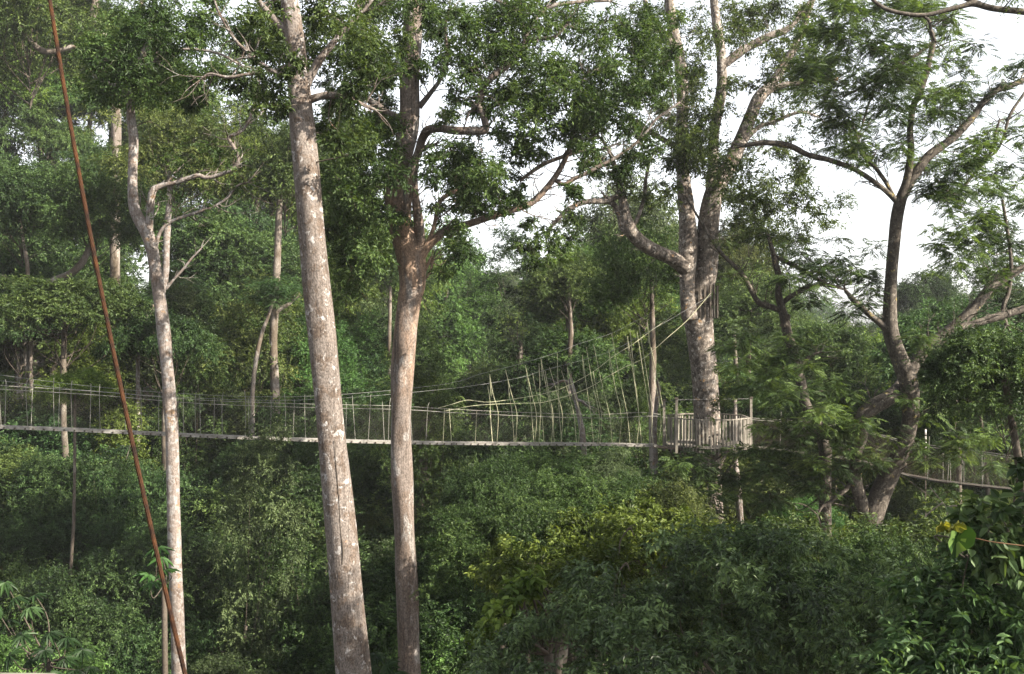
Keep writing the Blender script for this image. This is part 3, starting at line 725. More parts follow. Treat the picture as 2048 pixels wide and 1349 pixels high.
def forest_tree(kind, tint, px, py, Y, R, label=None, bark='bark_far', var=None, trunk_r=None, sq=None, group=None, name=None):
    """a whole tree whose crown is centred on the line of sight through (px, py) at distance Y"""
    var = int(rng.integers(0, 2)) if var is None else var
    c = at(px, py, Y)
    b = base_at(c[0] + rng.normal() * R * .12, Y + rng.normal() * R * .1)
    s = R / KIND_R[kind]
    nm = name or {'bush': 'understory_tree', 'round': 'broadleaf_tree', 'loose': 'open_crowned_tree', 'tall': 'tall_forest_tree', 'flat': 'umbrella_tree', 'draped': 'vine_draped_tree', 'feathery': 'fine_leaved_tree', 'droopy': 'drooping_tree'}[kind]
    root = thing(nm, label or '', 'tree', b, group)
    cr = bpy.data.objects.new('crown', crown_mesh(kind, var, tint, 'twig'))
    COL.objects.link(cr)
    cr.parent = root
    cr.location = [float(v) for v in c - b]
    sx, sy, sz = (rng.uniform(.88, 1.15) for _ in range(3))
    cr.scale = (s * sx, s * sy, s * (sz if sq is None else sq))
    cr.rotation_euler = (rng.normal() * .06, rng.normal() * .06, rng.uniform(0, 6.283))
    H = (c - b)
    foot = np.array([0, 0, -.3])
    top = H + [0, 0, KIND_H[kind] * R * .25]
    n = 7
    tt = np.linspace(0, 1, n)[:, None]
    P = foot + (top - foot) * tt + np.concatenate([np.zeros((1, 3)), rng.normal(size=(n - 2, 3)) * [.25, .25, 0], np.zeros((1, 3))])
    r0 = trunk_r or max(.1, min(.5, .016 * H[2] * rng.uniform(.6, 1.0)))
    P = smooth_path(np.c_[P, np.linspace(r0, r0 * .45, n)], 3)
    g = Geo()
    tube(g, P[:, :3], P[:, 3], 8, 0, .5, .1, int(rng.integers(0, 9999)), cap=False)
    tr = g.build('trunk', M[bark], root)
    ALL.append(dict(o=root, px=px, py=py, Y=Y, R=R, kind=kind, tint=tint, own=bool(label)))
    return root


# individually recognisable forest trees
forest_tree('draped', 'yellow', 852, 850, 39, 1.3, 'narrow column of yellow green climbers just right of the reddish trunk at the walkway', 'bark_dark', 0, sq=.95)
forest_tree('draped', 'mid', 850, 1000, 38.5, 1.65, 'shaggy climber column below the walkway just right of the reddish trunk', 'bark_dark', 1)
forest_tree('draped', 'deep', 1042, 720, 58, 2.1, 'dark narrow column of creepers behind the loose hanger ropes', 'bark_dark', 1)
forest_tree('round', 'fresh', 1135, 605, 62, 2.8, 'bright green round crowned tree behind the loose hanger ropes, standing against the sky', 'bark_far', 0, .3, sq=1.2)
forest_tree('round', 'mid', 1135, 745, 60, 3.0, 'dense mid green tree with a pale trunk below the round crown behind the hangers', 'bark_far', 1, .3)
forest_tree('loose', 'grey', 1262, 520, 70, 4.6, 'airy tall tree seen under the heavy limb of the platform tree', 'bark_far', 0, .35, sq=1.3)
forest_tree('loose', 'yellow', 1250, 700, 64, 4.2, 'open yellowish tree behind the rising ropes, left of the platform', 'bark_far', 1, .3)
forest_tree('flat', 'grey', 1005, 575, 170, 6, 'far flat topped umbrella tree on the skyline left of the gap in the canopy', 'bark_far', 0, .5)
forest_tree('tall', 'fresh', 895, 600, 95, 4.4, 'bright green ivy covered tree right beside the reddish trunk', 'bark_dark', 0)
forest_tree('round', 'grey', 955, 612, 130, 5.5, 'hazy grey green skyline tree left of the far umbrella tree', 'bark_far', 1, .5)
forest_tree('droopy', 'grey', 1200, 978, 30, 1.0, 'pale grey green drooping shrub just below the walkway, left of the platform', 'bark_dark', 0, .08, name='drooping_shrub')
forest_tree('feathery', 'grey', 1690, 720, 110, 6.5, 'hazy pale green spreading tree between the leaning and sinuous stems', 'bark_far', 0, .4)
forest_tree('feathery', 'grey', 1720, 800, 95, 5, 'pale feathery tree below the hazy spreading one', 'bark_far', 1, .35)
forest_tree('round', 'deep', 1842, 625, 85, 3.2, 'small dark round crown on the skyline just right of the sinuous stem', 'bark_dark', 0)
forest_tree('round', 'deep', 2010, 790, 26, 2.0, 'dark glossy tree at the right edge above the netted walkway', 'bark_dark', 1, .2)
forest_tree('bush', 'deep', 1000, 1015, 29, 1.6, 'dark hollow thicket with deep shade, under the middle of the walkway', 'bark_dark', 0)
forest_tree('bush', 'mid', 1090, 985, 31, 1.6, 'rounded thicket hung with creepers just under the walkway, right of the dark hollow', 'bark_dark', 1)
forest_tree('flat', 'mid', 130, 625, 46, 4.0, 'layered flat crown on the left above the walkway, cut by the rusty cable', 'bark_dark', 1, .25)
forest_tree('flat', 'deep', 330, 690, 48, 3.4, 'dark layered tree behind the slender forked tree above the walkway', 'bark_dark', 0, .22)
forest_tree('round', 'yellow', 150, 790, 34.5, .95, 'small sunlit yellow green tree behind the ropes at the left end of the walkway', 'bark_dark', 0, .1)

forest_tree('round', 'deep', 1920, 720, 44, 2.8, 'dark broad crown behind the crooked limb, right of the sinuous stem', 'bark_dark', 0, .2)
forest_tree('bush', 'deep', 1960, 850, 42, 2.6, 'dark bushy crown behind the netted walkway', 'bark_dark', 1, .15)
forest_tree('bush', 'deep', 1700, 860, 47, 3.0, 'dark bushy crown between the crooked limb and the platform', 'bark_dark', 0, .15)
forest_tree('round', 'mid', 1640, 740, 52, 2.6, 'rounded mid green crown just right of the leaning mossy stem', 'bark_dark', 1, .15)
forest_tree('loose', 'mid', 1500, 640, 58, 3.4, 'open green tree rising behind the right edge of the platform', 'bark_far', 1, .25)
forest_tree('loose', 'olive', 1480, 540, 66, 3.6, 'taller open tree at the right of the rope collar', 'bark_far', 0, .25)
forest_tree('tall', 'mid', 1320, 760, 62, 2.6, 'narrow green tree behind the posts at the left of the platform', 'bark_far', 0, .2)
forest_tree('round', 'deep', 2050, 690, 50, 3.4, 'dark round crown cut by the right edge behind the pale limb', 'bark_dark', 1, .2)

forest_tree('round', 'deep', 3900, -120, 9.0, 4.2, 'broad crowned tree added outside the right edge to shade the glossy dark shrub', 'bark_dark', 1, .25)  # unseen tree, added to keep the sun off the glossy dark shrub

forest_tree('bush', 'deep', 1630, 1290, 17, 1.6, 'dark bushy tree directly behind the right half of the glossy dark shrub', 'bark_dark', 0, .1)
forest_tree('bush', 'deep', 1770, 1240, 18, 1.6, 'dark bushy tree at the foot of the V shaped trunk, behind the corner sapling', 'bark_dark', 1, .1)
forest_tree('bush', 'mid', 1460, 1250, 17, 1.5, 'mid green bushy tree directly behind the middle of the glossy dark shrub', 'bark_dark', 0, .1)
forest_tree('bush', 'mid', 1030, 1120, 24, 1.5, 'mid green bush at the left end of the sunlit climber thicket', 'bark_dark', 1, .1)
forest_tree('bush', 'olive', 1330, 1060, 25, 1.3, 'olive bush rising from the right part of the sunlit climber thicket', 'bark_dark', 0, .1)
forest_tree('bush', 'mid', 1180, 1030, 26, 1.4, 'mid green bush behind the crest of the sunlit climber thicket', 'bark_dark', 1, .1)

# understory rows below the walkway and the forest behind, filled from front to back
SKY = [(0, -50), (170, 10), (240, 55), (330, 150), (420, 185), (520, 205), (600, 300), (690, 400), (780, 470), (860, 540), (950, 575), (1050, 605), (1110, 590), (1190, 500), (1260, 440), (1340, 430), (1420, 480), (1520, 540), (1600, 600), (1660, 650), (1760, 650), (1830, 590), (1900, 600), (2048, 590), (2400, 580)]
ROWS = [(25, 1330, 2.4), (29, 1240, 2.7), (34.5, 1120, 3.0), (40, 1010, 3.2), (45, 930, 3.4), (49, 885, 3.3)]
TINTS = ['deep', 'mid', 'yellow', 'olive', 'fresh', 'grey']
for Y, top, R in ROWS:
    w = 1024 / F * Y + R
    n = int(round(2 * w / (R * .82)))
    for i in range(n):
        x = -w + (i + .5 + rng.uniform(-.3, .3)) * 2 * w / n
        px = CX + x / Y * F
        if px > 2150 or px < -120: continue
        if Y < 30 and (px > 1000 or 735 < px < 890 or 285 < px < 405): continue
        if Y < 36 and px > 1500: continue
        d = Y + rng.uniform(-2.5, 2.5)
        r = R * rng.uniform(.5, 1.2)
        py = top + r * .8 / d * F + rng.uniform(-75, 60)
        tint = rng.choice(TINTS, p=[.28, .3, .14, .14, .08, .06])
        kind = rng.choice(['bush', 'droopy', 'draped', 'bush'], p=[.4, .12, .26, .22])
        if kind == 'draped': r *= .7
        for tx, tY in ((818, 28), (350, 28), (695, 22)):      # keep clear of the big trunks in front
            if abs(px - tx) < r * 1.5 / d * F + 25: d = max(d, tY + .8 + r * 1.45)
        if d < wY(px) + 2 + r * 1.5: py = max(py, 900 + (KIND_H[kind] * 1.42 + .45) * 1.13 * r / d * F)
        forest_tree(kind, tint, px, py, d, r, bark='bark_dark', trunk_r=.12)
for Y, f, fr, R in [(52, .16, .1, 3.6), (56, .27, None, 3.8), (60, .38, .28, 4.0), (65, .5, None, 4.2), (70, .6, .46, 4.6), (76, .72, None, 4.8), (82, .84, .62, 5.2), (90, .93, None, 5.5), (98, 1.0, .78, 6.0), (120, None, .9, 6.5), (155, None, .97, 7.5), (205, None, 1.0, 9)]:
    w = 1024 / F * Y + R
    n = int(round(2 * w / (R * 1.05)))
    for i in range(n):
        x = -w + (i + .5 + rng.uniform(-.3, .3)) * 2 * w / n
        px = CX + x / Y * F
        if px > 2150 or px < -150: continue
        left = px < 760
        if (f if left else fr) is None: continue
        ff = f if left else fr
        d = Y * rng.uniform(.96, 1.04)
        sk = interp(px, SKY)
        r = R * rng.uniform(.75, 1.15)
        top = 880 + ff * (sk - 880)
        kind = rng.choice(['round', 'loose', 'tall', 'flat', 'draped', 'feathery'], p=[.38, .2, .16, .08, .08, .1])
        hh = KIND_H[kind]
        if kind in ('draped', 'tall'): r *= .8
        py = max(top + r * hh / d * F + rng.uniform(-25, 35) * (1 if ff < .95 else .4), sk + r * hh * .9 / d * F)
        tint = rng.choice(TINTS, p=[.3, .36, .08, .14, .05, .07] if left or px > 1420 else [.08, .38, .2, .12, .12, .1])
        forest_tree(kind, tint, px, py, d, r, bark=rng.choice(['bark_far', 'bark_dark'], p=[.6, .4]), trunk_r=None)

# forest trees whose pale trunks show between the foliage
for (nm, lab, Y, bk, pts, cr) in [
    ('slim_forest_tree', 'pale straight trunk with a side liana between the slender and the thickest trunk', 52, 'bark_far',
     [(552, 830, 9), (549, 760, 8.5), (547, 690, 8), (549, 620, 8), (553, 560, 7.5), (555, 500, 7), (558, 430, 6.5), (562, 380, 6), (566, 320, 4)], ('loose', 'mid', 570, 350, 3.6)),
    ('slim_forest_tree', 'thin pale sapling stem leaning just left of the straight forest trunk', 51, 'bark_far',
     [(505, 800, 4.5), (507, 760, 4.5), (514, 710, 4.5), (523, 670, 4), (534, 640, 3.5), (548, 600, 3)], ('feathery', 'deep', 552, 580, 1.6)),
    ('slim_forest_tree', 'pinkish crooked trunk showing just right of the slender forked tree', 50, 'bark_a',
     [(276, 700, 4), (283, 680, 5), (288, 655, 5.5), (298, 628, 6), (312, 605, 6), (326, 580, 6.5), (332, 540, 6.5), (333, 490, 6.5), (336, 440, 6.5), (338, 400, 5), (340, 340, 4)], ('loose', 'olive', 350, 330, 3.2)),
    ('slim_forest_tree', 'grey straight trunk behind the ropes immediately left of the platform', 44, 'bark_far',
     [(1306, 960, 7), (1305, 880, 7), (1304, 800, 7), (1305, 740, 7), (1306, 690, 6), (1305, 650, 5), (1303, 560, 4)], ('loose', 'mid', 1290, 560, 2.6)),
    ('dead_stump', 'bright pale broken stem in front of the grey trunk left of the platform', 40, 'bark_a',
     [(1310, 970, 5), (1310, 900, 5.5), (1309, 850, 5), (1313, 810, 5), (1317, 780, 4.5), (1314, 762, 3)], None),
    ('slim_forest_tree', 'white sunlit trunk standing below the right side of the platform', 40.5, 'bark_a',
     [(1484, 1085, 7), (1480, 1030, 7), (1476, 980, 6.5), (1472, 940, 6), (1470, 905, 5), (1470, 800, 4)], ('feathery', 'deep', 1475, 770, 1.5)),
    ('dead_snag', 'bare broken snag rising through the middle of the hanger ropes', 41, 'bark_a',
     [(1168, 900, 6), (1164, 865, 6), (1157, 825, 5.5), (1150, 795, 5), (1143, 770, 4.5), (1141, 757, 3)], None),
    ('slim_forest_tree', 'short pale trunk showing in the mid green tree behind the hangers', 57, 'bark_far',
     [(1139, 730, 5), (1140, 705, 4.5), (1141, 680, 5), (1142, 655, 4.5), (1138, 600, 3.5), (1136, 550, 3)], ('round', 'mid', 1138, 580, 2.2)),
    ('slim_forest_tree', 'thin far trunk left of the reddish trunk at mid height', 60, 'bark_far',
     [(779, 700, 4), (779, 660, 4), (780, 620, 3.5), (781, 560, 3)], ('loose', 'mid', 775, 540, 2.6)),
    ('hillside_tree', 'leaning grey trunk in the trees at the far left, beside the rusty cable', 55, 'bark_far',
     [(40, 640, 6), (60, 590, 6), (100, 565, 7), (140, 548, 7), (165, 525, 7), (185, 480, 5)], ('loose', 'mid', 190, 430, 3.6)),
    ('hillside_tree', 'slim forked pale stem in the dark trees at the left edge', 54, 'bark_far',
     [(62, 640, 4), (58, 590, 4), (56, 560, 4), (54, 525, 4), (48, 490, 3), (40, 440, 2)], ('round', 'deep', 45, 430, 3.2)),
    ('hillside_tree', 'big tree in the top left corner with a pale limb arching against the sky', 56, 'bark_far',
     [(-60, 400, 10), (-50, 200, 9), (-10, 60, 8), (30, 45, 6), (50, 70, 6), (78, 98, 6), (105, 104, 6), (150, 95, 5), (190, 112, 4)], ('loose', 'olive', 60, 60, 5.0)),
    ('hillside_tree', 'tree with a stout pale fork against the sky above the slender forked tree', 60, 'bark_far',
     [(230, 400, 10), (232, 250, 10), (228, 130, 9.5), (205, 72, 9), (186, 42, 8), (190, 10, 7), (197, -40, 6)], ('loose', 'mid', 140, -40, 3.4)),
]:
    t = Tree(nm, lab, Y, M[bk], 'mid', pts[0][0], cat='dead tree' if nm.startswith('dead') else 'tree')
    t.limb(pts, 'trunk', 10, 6, True, .14)
    if nm == 'dead_snag':
        t.limb([(1143, 770, 4), (1128, 762, 3), (1110, 768, 2)], 'branch', 6, 4)
        t.limb([(1150, 800, 3), (1162, 802, 3), (1175, 812, 2)], 'branch', 6, 4)
    if pts[0][0] == 552:
        t.limb([(545, 800, 3), (543, 740, 3), (541, 690, 3), (543, 640, 2.5), (548, 590, 2)], 'liana', 6, 5)
        t.limb([(548, 640, 5), (556, 622, 4.5), (572, 612, 4), (582, 606, 3)], 'branch', 7, 4)
    if pts[0][0] == 276:
        t.limb([(331, 580, 3.5), (345, 562, 2.8), (365, 540, 2.6), (385, 515, 2.2), (402, 498, 1.5)], 'branch', 7, 4)
    if pts[0][0] == 230:
        t.limb([(228, 130, 7), (250, 75, 6), (275, 35, 6), (283, 5, 5), (285, -30, 4)], 'branch', 7, 4)
    if pts[0][0] == 62:
        t.limb([(56, 600, 3), (35, 575, 3), (10, 555, 3), (-10, 548, 2)], 'branch', 7, 4)
    if cr:
        kd, tn, cx, cy, R = cr
        o = bpy.data.objects.new('crown', crown_mesh(kd, 0, tn, 'twig'))
        COL.objects.link(o)
        o.parent = t.root
        o.location = [float(v) for v in at(cx, cy, Y + .6) - t.base]
        q = R / KIND_R[kd]
        o.scale = (q, q, q)
        o.rotation_euler = (0, 0, rng.uniform(0, 6))
    t.done()

# labels for the rest: look first, then place by landmarks
LOOK = dict(deep='dark green', mid='mid green', yellow='yellow green', olive='olive', fresh='bright green', grey='greyish green')
KW = dict(bush='bushy tree', round='round crowned tree', loose='open crowned tree', tall='tall narrow tree', flat='layered flat crowned tree', draped='creeper draped tree', feathery='fine leaved tree', droopy='drooping leaved tree')


def short(t):
    return t.replace('layered flat crowned', 'layered').replace(' in the view', '').replace('round crowned', 'rounded').replace('drooping leaved', 'drooping').replace(' the walkway', ' walkway').replace('creeper draped', 'creepered') if len(t.split()) > 12 else t


def zone(r):
    px, top = r['px'], r['py'] - KIND_H[r['kind']] * r['R'] / r['Y'] * F * .5
    h = ('left of the slender forked tree' if px < 330 else 'between slender and thickest trunk' if px < 650 else
         'between thickest and reddish trunk' if px < 805 else 'right of the reddish trunk' if px < 1080 else
         'left of the platform' if px < 1380 else 'between platform and sinuous stem' if px < 1790 else 'right of the sinuous stem')
    v = ('high in the view' if top < 420 else 'above walkway level' if top < 700 else 'behind the walkway' if top < 860 else
         'under the walkway' if top < 1010 else 'far under the walkway' if top < 1190 else 'at the bottom edge')
    return v + ' ' + h


grp = {}
for r in ALL:
    if not r['own']:
        k = f"{LOOK[r['tint']]} {KW[r['kind']]} {zone(r)}"
        grp.setdefault(k, []).append(r)
ORD = ['leftmost', 'second from left', 'third from left', 'fourth from left', 'fifth from left', 'sixth from left']
for k, v in grp.items():
    v.sort(key=lambda r: r['px'])
    for i, r in enumerate(v):
        k = short(k)
        r['o']['label'] = k if len(v) == 1 else f"{ORD[i] if i < len(v) - 1 or len(v) > 6 else 'rightmost'} {k}"
        if len(r['o']['label'].split()) > 15: r['o']['label'] = r['o']['label'].replace(' tree ', ' ')
        r['o']['group'] = 'understory trees below the walkway' if r['Y'] < 50 else 'forest trees behind the walkway'

# ------------------------------------------------------------------ low undergrowth on the slopes
g = Geo()
for i in range(1500):
    Y = rng.uniform(44, 125)
    X = rng.uniform(-.62, .62) * Y
    c = np.array([X, Y, float(ground_z(X, Y)) + rng.uniform(.2, 1.6)])
    spray(g, c, (1.6, 1.6, 1.0), 10, 8, .42, .2)
tag(g.build('undergrowth', [M['mid']]), kind='stuff')

# ------------------------------------------------------------------ far wood beyond the valley
g = Geo()
for i in range(150):
    Y = rng.uniform(235, 300)
    px = rng.uniform(700, 2350)
    sk = interp(px, SKY) + rng.uniform(-2, 50)
    c = at(px, sk + 22, Y)
    for j in range(5):
        spray(g, c + rng.normal(size=3) * [3.5, 3.5, 2.2], (3.2, 3.2, 2.3), 16, 8, .75, .4, rg=rng)
tag(g.build('distant_woodland', [M['mid']]), kind='stuff')

# ------------------------------------------------------------------ sunlit shrub, vines, foreground bushes
def thicket(name, label, leaf, region, n, Y0, r, m, k, L, W, style='broad', hi=True, droop=.4, flat=.8, cat='shrub', base_px=None, depth=2.0, stems=6, bark='twig', seed=1):
    """foliage mound: REGION = list of (px, top py, bottom py); the top leans away from the viewer"""
    rg = np.random.default_rng(seed)
    x0, x1 = region[0][0], region[-1][0]
    bp = base_px if base_px is not None else (x0 + x1) / 2
    b0 = at(bp, 1349, Y0 + depth)
    b = base_at(b0[0], Y0 + depth)
    root = thing(name, label, cat, b)
    g = Geo()
    pts = []
    for i in range(n):
        px = rg.uniform(x0, x1)
        lo = np.interp(px, [p[0] for p in region], [p[1] for p in region])
        hi_ = np.interp(px, [p[0] for p in region], [p[2] for p in region])
        f = rg.uniform(0, 1)
        Y = Y0 + depth * (1 - f) ** 1.0 + rg.normal() * depth * .22
        P = at(px, lo + (hi_ - lo) * f, Y)
        rr = r * rg.uniform(.7, 1.25)
        spray(g, P, (rr, rr, rr * flat), m, k, L, W, style, 0, hi, droop, rg)
        pts.append(P)
    g.build('foliage', [M[leaf]], root, b)
    gs = Geo()
    pts = np.array(pts)
    hub = np.array([b[0], b[1] + .6, pts[:, 2].min() - .5])
    tube(gs, smooth_path(np.vstack([b - [0, 0, .3], (b + hub) / 2 + [.2, .1, 0], hub]), 6), np.linspace(.06, .04, 13) if Y0 < 12 else np.linspace(.13, .08, 13), 8)
    for P in pts[:: max(1, len(pts) // (stems * 4))]:
        mid = (hub + P) / 2 + rg.normal(size=3) * .25 + [0, .3, 0]
        q = smooth_path(np.vstack([hub, mid, P]), 6)
        tube(gs, q, np.linspace(.014 if Y0 < 12 else .035, .004, len(q)), 5, cap=False)
    gs.build('stems', M[bark], root, b)
    return root


thicket('climber_thicket', 'sunlit yellow green climber thicket sloping below the platform', 'yellow',
        [(960, 1110, 1150), (1020, 1075, 1170), (1080, 1040, 1190), (1150, 1045, 1160), (1215, 1000, 1150), (1300, 1010, 1110), (1370, 1030, 1100), (1420, 1060, 1100), (1470, 1085, 1105)], 115, 19, .42, 34, 10, .12, .055, hi=True, depth=6, base_px=1250, seed=3)
thicket('broadleaf_shrub', 'dark bluish green glossy shrub filling the bottom right of centre', 'shade',
        [(930, 1335, 1400), (1020, 1270, 1420), (1100, 1190, 1420), (1200, 1120, 1420), (1320, 1080, 1420), (1450, 1062, 1420), (1600, 1066, 1420), (1720, 1100, 1420), (1830, 1160, 1420)], 200, 11.3, .3, 30, 9, .085, .034, hi=True, depth=2.6, base_px=1480, seed=4)
thicket('leafy_sapling', 'soft green sapling with larger leaves in the bottom right corner', 'sapling',
        [(1770, 1330, 1420), (1800, 1180, 1420), (1860, 1125, 1420), (1930, 1130, 1420), (2000, 1080, 1420), (2080, 1040, 1420)], 75, 8.2, .26, 20, 7, .1, .045, hi=True, depth=1.6, base_px=1990, seed=5)
thicket('broad_leaved_creeper', 'broad leaved creeper hanging at the right edge above the corner sapling', 'sapling',
        [(1930, 1020, 1100), (1975, 985, 1130), (2020, 960, 1130), (2080, 930, 1130)], 15, 8.0, .18, 9, 6, .12, .07, hi=True, depth=.8, base_px=2090, seed=6)
thicket('fern_like_bush', 'olive bush with fine twigs at the foot of the V shaped trunk', 'olive',
        [(1490, 1085, 1130), (1580, 1040, 1120), (1700, 1050, 1130), (1800, 1060, 1180), (1900, 1010, 1150)], 60, 21, .55, 24, 9, .15, .06, hi=False, depth=4, base_px=1700, seed=7)
thicket('creeper_spray', 'trailing spray of bright yellow green leaves hanging on a slant left of the dark shrub', 'yellow',
        [(955, 1270, 1300), (985, 1215, 1255), (1020, 1160, 1200), (1060, 1140, 1180), (1090, 1150, 1180)], 16, 14, .17, 12, 7, .12, .09, hi=True, depth=.8, base_px=1100, seed=8, stems=3)


# umbrella-leaved trees, bottom left
def palmate_tree(label, leaf, spots, Y, base_px, L=.42, nl=11, seed=1):
    rg = np.random.default_rng(seed)
    b0 = at(base_px, 1349, Y)
    b = base_at(b0[0], Y)
    root = thing('palmate_tree', label, 'tree', b)
    g, gs = Geo(), Geo()
    hub = np.mean([at(q[0], q[1], Y) for q in spots], axis=0) + [0, .5, -.6]
    tube(gs, smooth_path(np.vstack([b - [0, 0, .3], (b + hub) / 2 + [.2, 0, 0], hub]), 6), np.linspace(.14, .07, 13), 9)
    for (px, py) in spots:
        P = at(px, py, Y + rg.normal() * .6)
        q = smooth_path(np.vstack([hub, (hub + P) / 2 + rg.normal(size=3) * .15 - [0, 0, .1], P]), 5)
        tube(gs, q, np.linspace(.018, .007, len(q)), 5, cap=False)
        ax = nrm(np.array([rg.normal() * .35, -.35 + rg.normal() * .25, 1.]))
        e1 = nrm(np.cross(ax, [1, .2, 0]))
        e2 = np.cross(ax, e1)
        a = np.linspace(0, 2 * math.pi, nl, endpoint=False) + rg.uniform(0, 1)
        D = np.cos(a)[:, None] * e1 + np.sin(a)[:, None] * e2 - UP * rg.uniform(.35, .8)
        leaves(g, np.repeat(P[None], nl, 0), D, np.repeat(ax[None], nl, 0) + rg.normal(size=(nl, 3)) * .1, L * rg.uniform(.8, 1.15, nl), L * .24, 0, rg.uniform(0, 1) * .4 + rg.uniform(0, .3, nl), True, .3)
    g.build('crown', [M[leaf]], root, b)
    gs.build('trunk', M['twig'], root, b)


palmate_tree('umbrella leaved tree with whorled dark leaves in the bottom left corner', 'deep',
             [(10, 1165), (30, 1195), (60, 1215), (15, 1240), (45, 1270), (100, 1265), (135, 1275), (90, 1300), (60, 1320), (130, 1315), (165, 1300), (20, 1310), (150, 1340), (100, 1345), (20, 1355), (70, 1190), (-10, 1215), (60, 1360), (180, 1335)], 20, 60, .34, 11, 1)
palmate_tree('whorled bright leaves hanging between the rusty cable and the slender trunk', 'fresh',
             [(298, 1150), (325, 1115), (318, 1095), (305, 1165), (330, 1140)], 26, 310, .42, 8, 2)
palmate_tree('whorled leaved sapling at the bottom edge between the thickest and the reddish trunk', 'deep',
             [(750, 1310), (775, 1330), (735, 1335), (765, 1350), (790, 1345), (745, 1360)], 25, 762, .4, 11, 3)

# heart-shaped leaf on its stem
root = thing('heart_leaf_vine', 'large heart shaped green and yellow leaves on a reddish stem', 'vine', at(1990, 1090, 6.8))
g = Geo()
tube(g, smooth_path(np.vstack([at(2080, 1096, 6.7), at(1990, 1085, 6.8), at(1960, 1079, 6.85), at(1930, 1072, 6.9), at(1910, 1062, 6.9)]), 6), np.linspace(.0045, .0025, 25), 6)
g.build('stem', M['red'], root, at(1990, 1090, 6.8))


def heart(c, w, h, tiltx, roll, mat, name):
    th = np.linspace(0, 2 * math.pi, 25)[:-1]
    x = 16 * np.sin(th) ** 3 / 17
    y = (13 * np.cos(th) - 5 * np.cos(2 * th) - 2 * np.cos(3 * th) - np.cos(4 * th)) / 15
    g = Geo()
    rings = []
    for s in (.25, .55, .8, 1.0):
        X, Yv = x * s * w / 2, (y * s) * h / 2
        zz = -.6 * np.abs(X) - .5 * (np.abs(X) / w) ** 2 * w - .25 * np.clip(-Yv, 0, 9) ** 2 / h + .012 * np.sin(th * 9) * s
        rings.append(np.stack([X, zz, Yv], -1))
    V = np.vstack(rings)
    n = len(th)
    idx = np.arange(4 * n).reshape(4, n)
    nx = np.roll(idx, -1, 1)
    Q = [np.stack([idx[:-1], nx[:-1], nx[1:], idx[1:]], -1).reshape(-1, 4)]
    V = np.vstack([V, [[0, 0, 0.05 * h]]])
    Q.append(np.array([[4 * n, idx[0][(i + 2) % n], idx[0][i + 1], idx[0][i]] for i in range(0, n, 2)]))
    Q = np.vstack(Q)
    cr, sr = math.cos(roll), math.sin(roll)
    V = V @ np.array([[cr, 0, -sr], [0, 1, 0], [sr, 0, cr]])
    ct, st = math.cos(tiltx), math.sin(tiltx)
    V = V @ np.array([[1, 0, 0], [0, ct, st], [0, -st, ct]])
    V[:, 1] = -V[:, 1] * -1
    ve = np.abs(np.sin(np.arctan2(V[Q[:, 0], 2], V[Q[:, 0], 0]) * 6))
    g.add(V + c, Q, 0, .25 + .5 * (ve > .8), True)
    return g.build(name, mat, root, at(1990, 1090, 6.8))


heart(at(1913, 1078, 6.9), .2, .29, .25, .1, M['heart'], 'leaf_blade')
heart(at(1888, 1050, 6.87), .13, .17, .9, -.5, M['heart_y'], 'leaf_blade')['label'] = 'yellow blade at the left'
heart(at(1909, 1050, 6.8), .12, .15, .8, .45, M['heart_y'], 'leaf_blade')['label'] = 'yellow blade in the middle'

# dry sticks in the undergrowth
for (lab, Y, pts) in [
    ('dry branching twigs above the heart shaped leaf', 12, [(1860, 975, 2), (1885, 1005, 2.4), (1893, 1018, 3), (1895, 1030, 2)]),
    ('bare forked stick standing in the sunlit thicket below the platform', 17, [(1238, 1110, 2), (1240, 1085, 3), (1248, 1070, 3), (1258, 1058, 2.5), (1270, 1048, 2)]),
    ('curved bare stem arching over the dark shrub', 10, [(1228, 1200, 1.4), (1232, 1160, 1.6), (1240, 1140, 1.6), (1262, 1124, 1.3), (1280, 1122, 1)]),
    ('short pale twig left of the slender trunk just under the walkway', 30, [(252, 920, 2), (258, 900, 2), (266, 876, 2)]),
]:
    b = at(pts[0][0], pts[0][1], Y)
    root = thing('dry_stick', lab, 'stick', b)
    Q = limb_pts(pts, Y, 5)
    g = Geo(); tube(g, Q[:, :3], Q[:, 3] * (.28 if Y == 10 else .4), 6)
    g.build('stem', M['stick' if Y in (12, 30) else 'twig'], root, b)
    if Y == 12:
        for br in ([(1893, 1018, 2), (1915, 1028, 2), (1935, 1045, 1.5)], [(1895, 1014, 2), (1910, 1012, 1.5), (1922, 1018, 1)], [(1885, 1006, 1.5), (1865, 1020, 1.2), (1848, 1035, 1)], [(1915, 1028, 1.5), (1925, 1045, 1.2), (1935, 1052, 1)]):
            Q = limb_pts(br, Y, 4); g = Geo(); tube(g, Q[:, :3], Q[:, 3], 5)
            g.build('side_twig', M['stick'], root, b)
    if Y in (17, 10):
        q = pts[2]
        Q = limb_pts([(q[0], q[1], 1.8), (q[0] + 12, q[1] - 14, 1.5), (q[0] + 20, q[1] + 2, 1)], Y, 4); g = Geo(); tube(g, Q[:, :3], Q[:, 3], 5)
        g.build('side_twig', M['twig'], root, b)

# ------------------------------------------------------------------ rope walkway to the platform
wn = np.array([-(B0 - A0)[1], (B0 - A0)[0]])
wn = np.append(wn / np.linalg.norm(wn), 0)
DECK = [(-320, 842), (-100, 850), (0, 855), (200, 863), (450, 875), (700, 883.5), (900, 887.5), (1100, 888.8), (1250, 890), (1312, 892), (1350, 897)]
RAIL = [(-320, 752), (-100, 765), (0, 774), (100, 780), (220, 788), (400, 803), (620, 811), (800, 815), (900, 821), (1050, 828), (1200, 832), (1290, 828), (1330, 832)]


def wpt(px, py, side=0.):
    return at(px, py, wY(px)) + wn * side


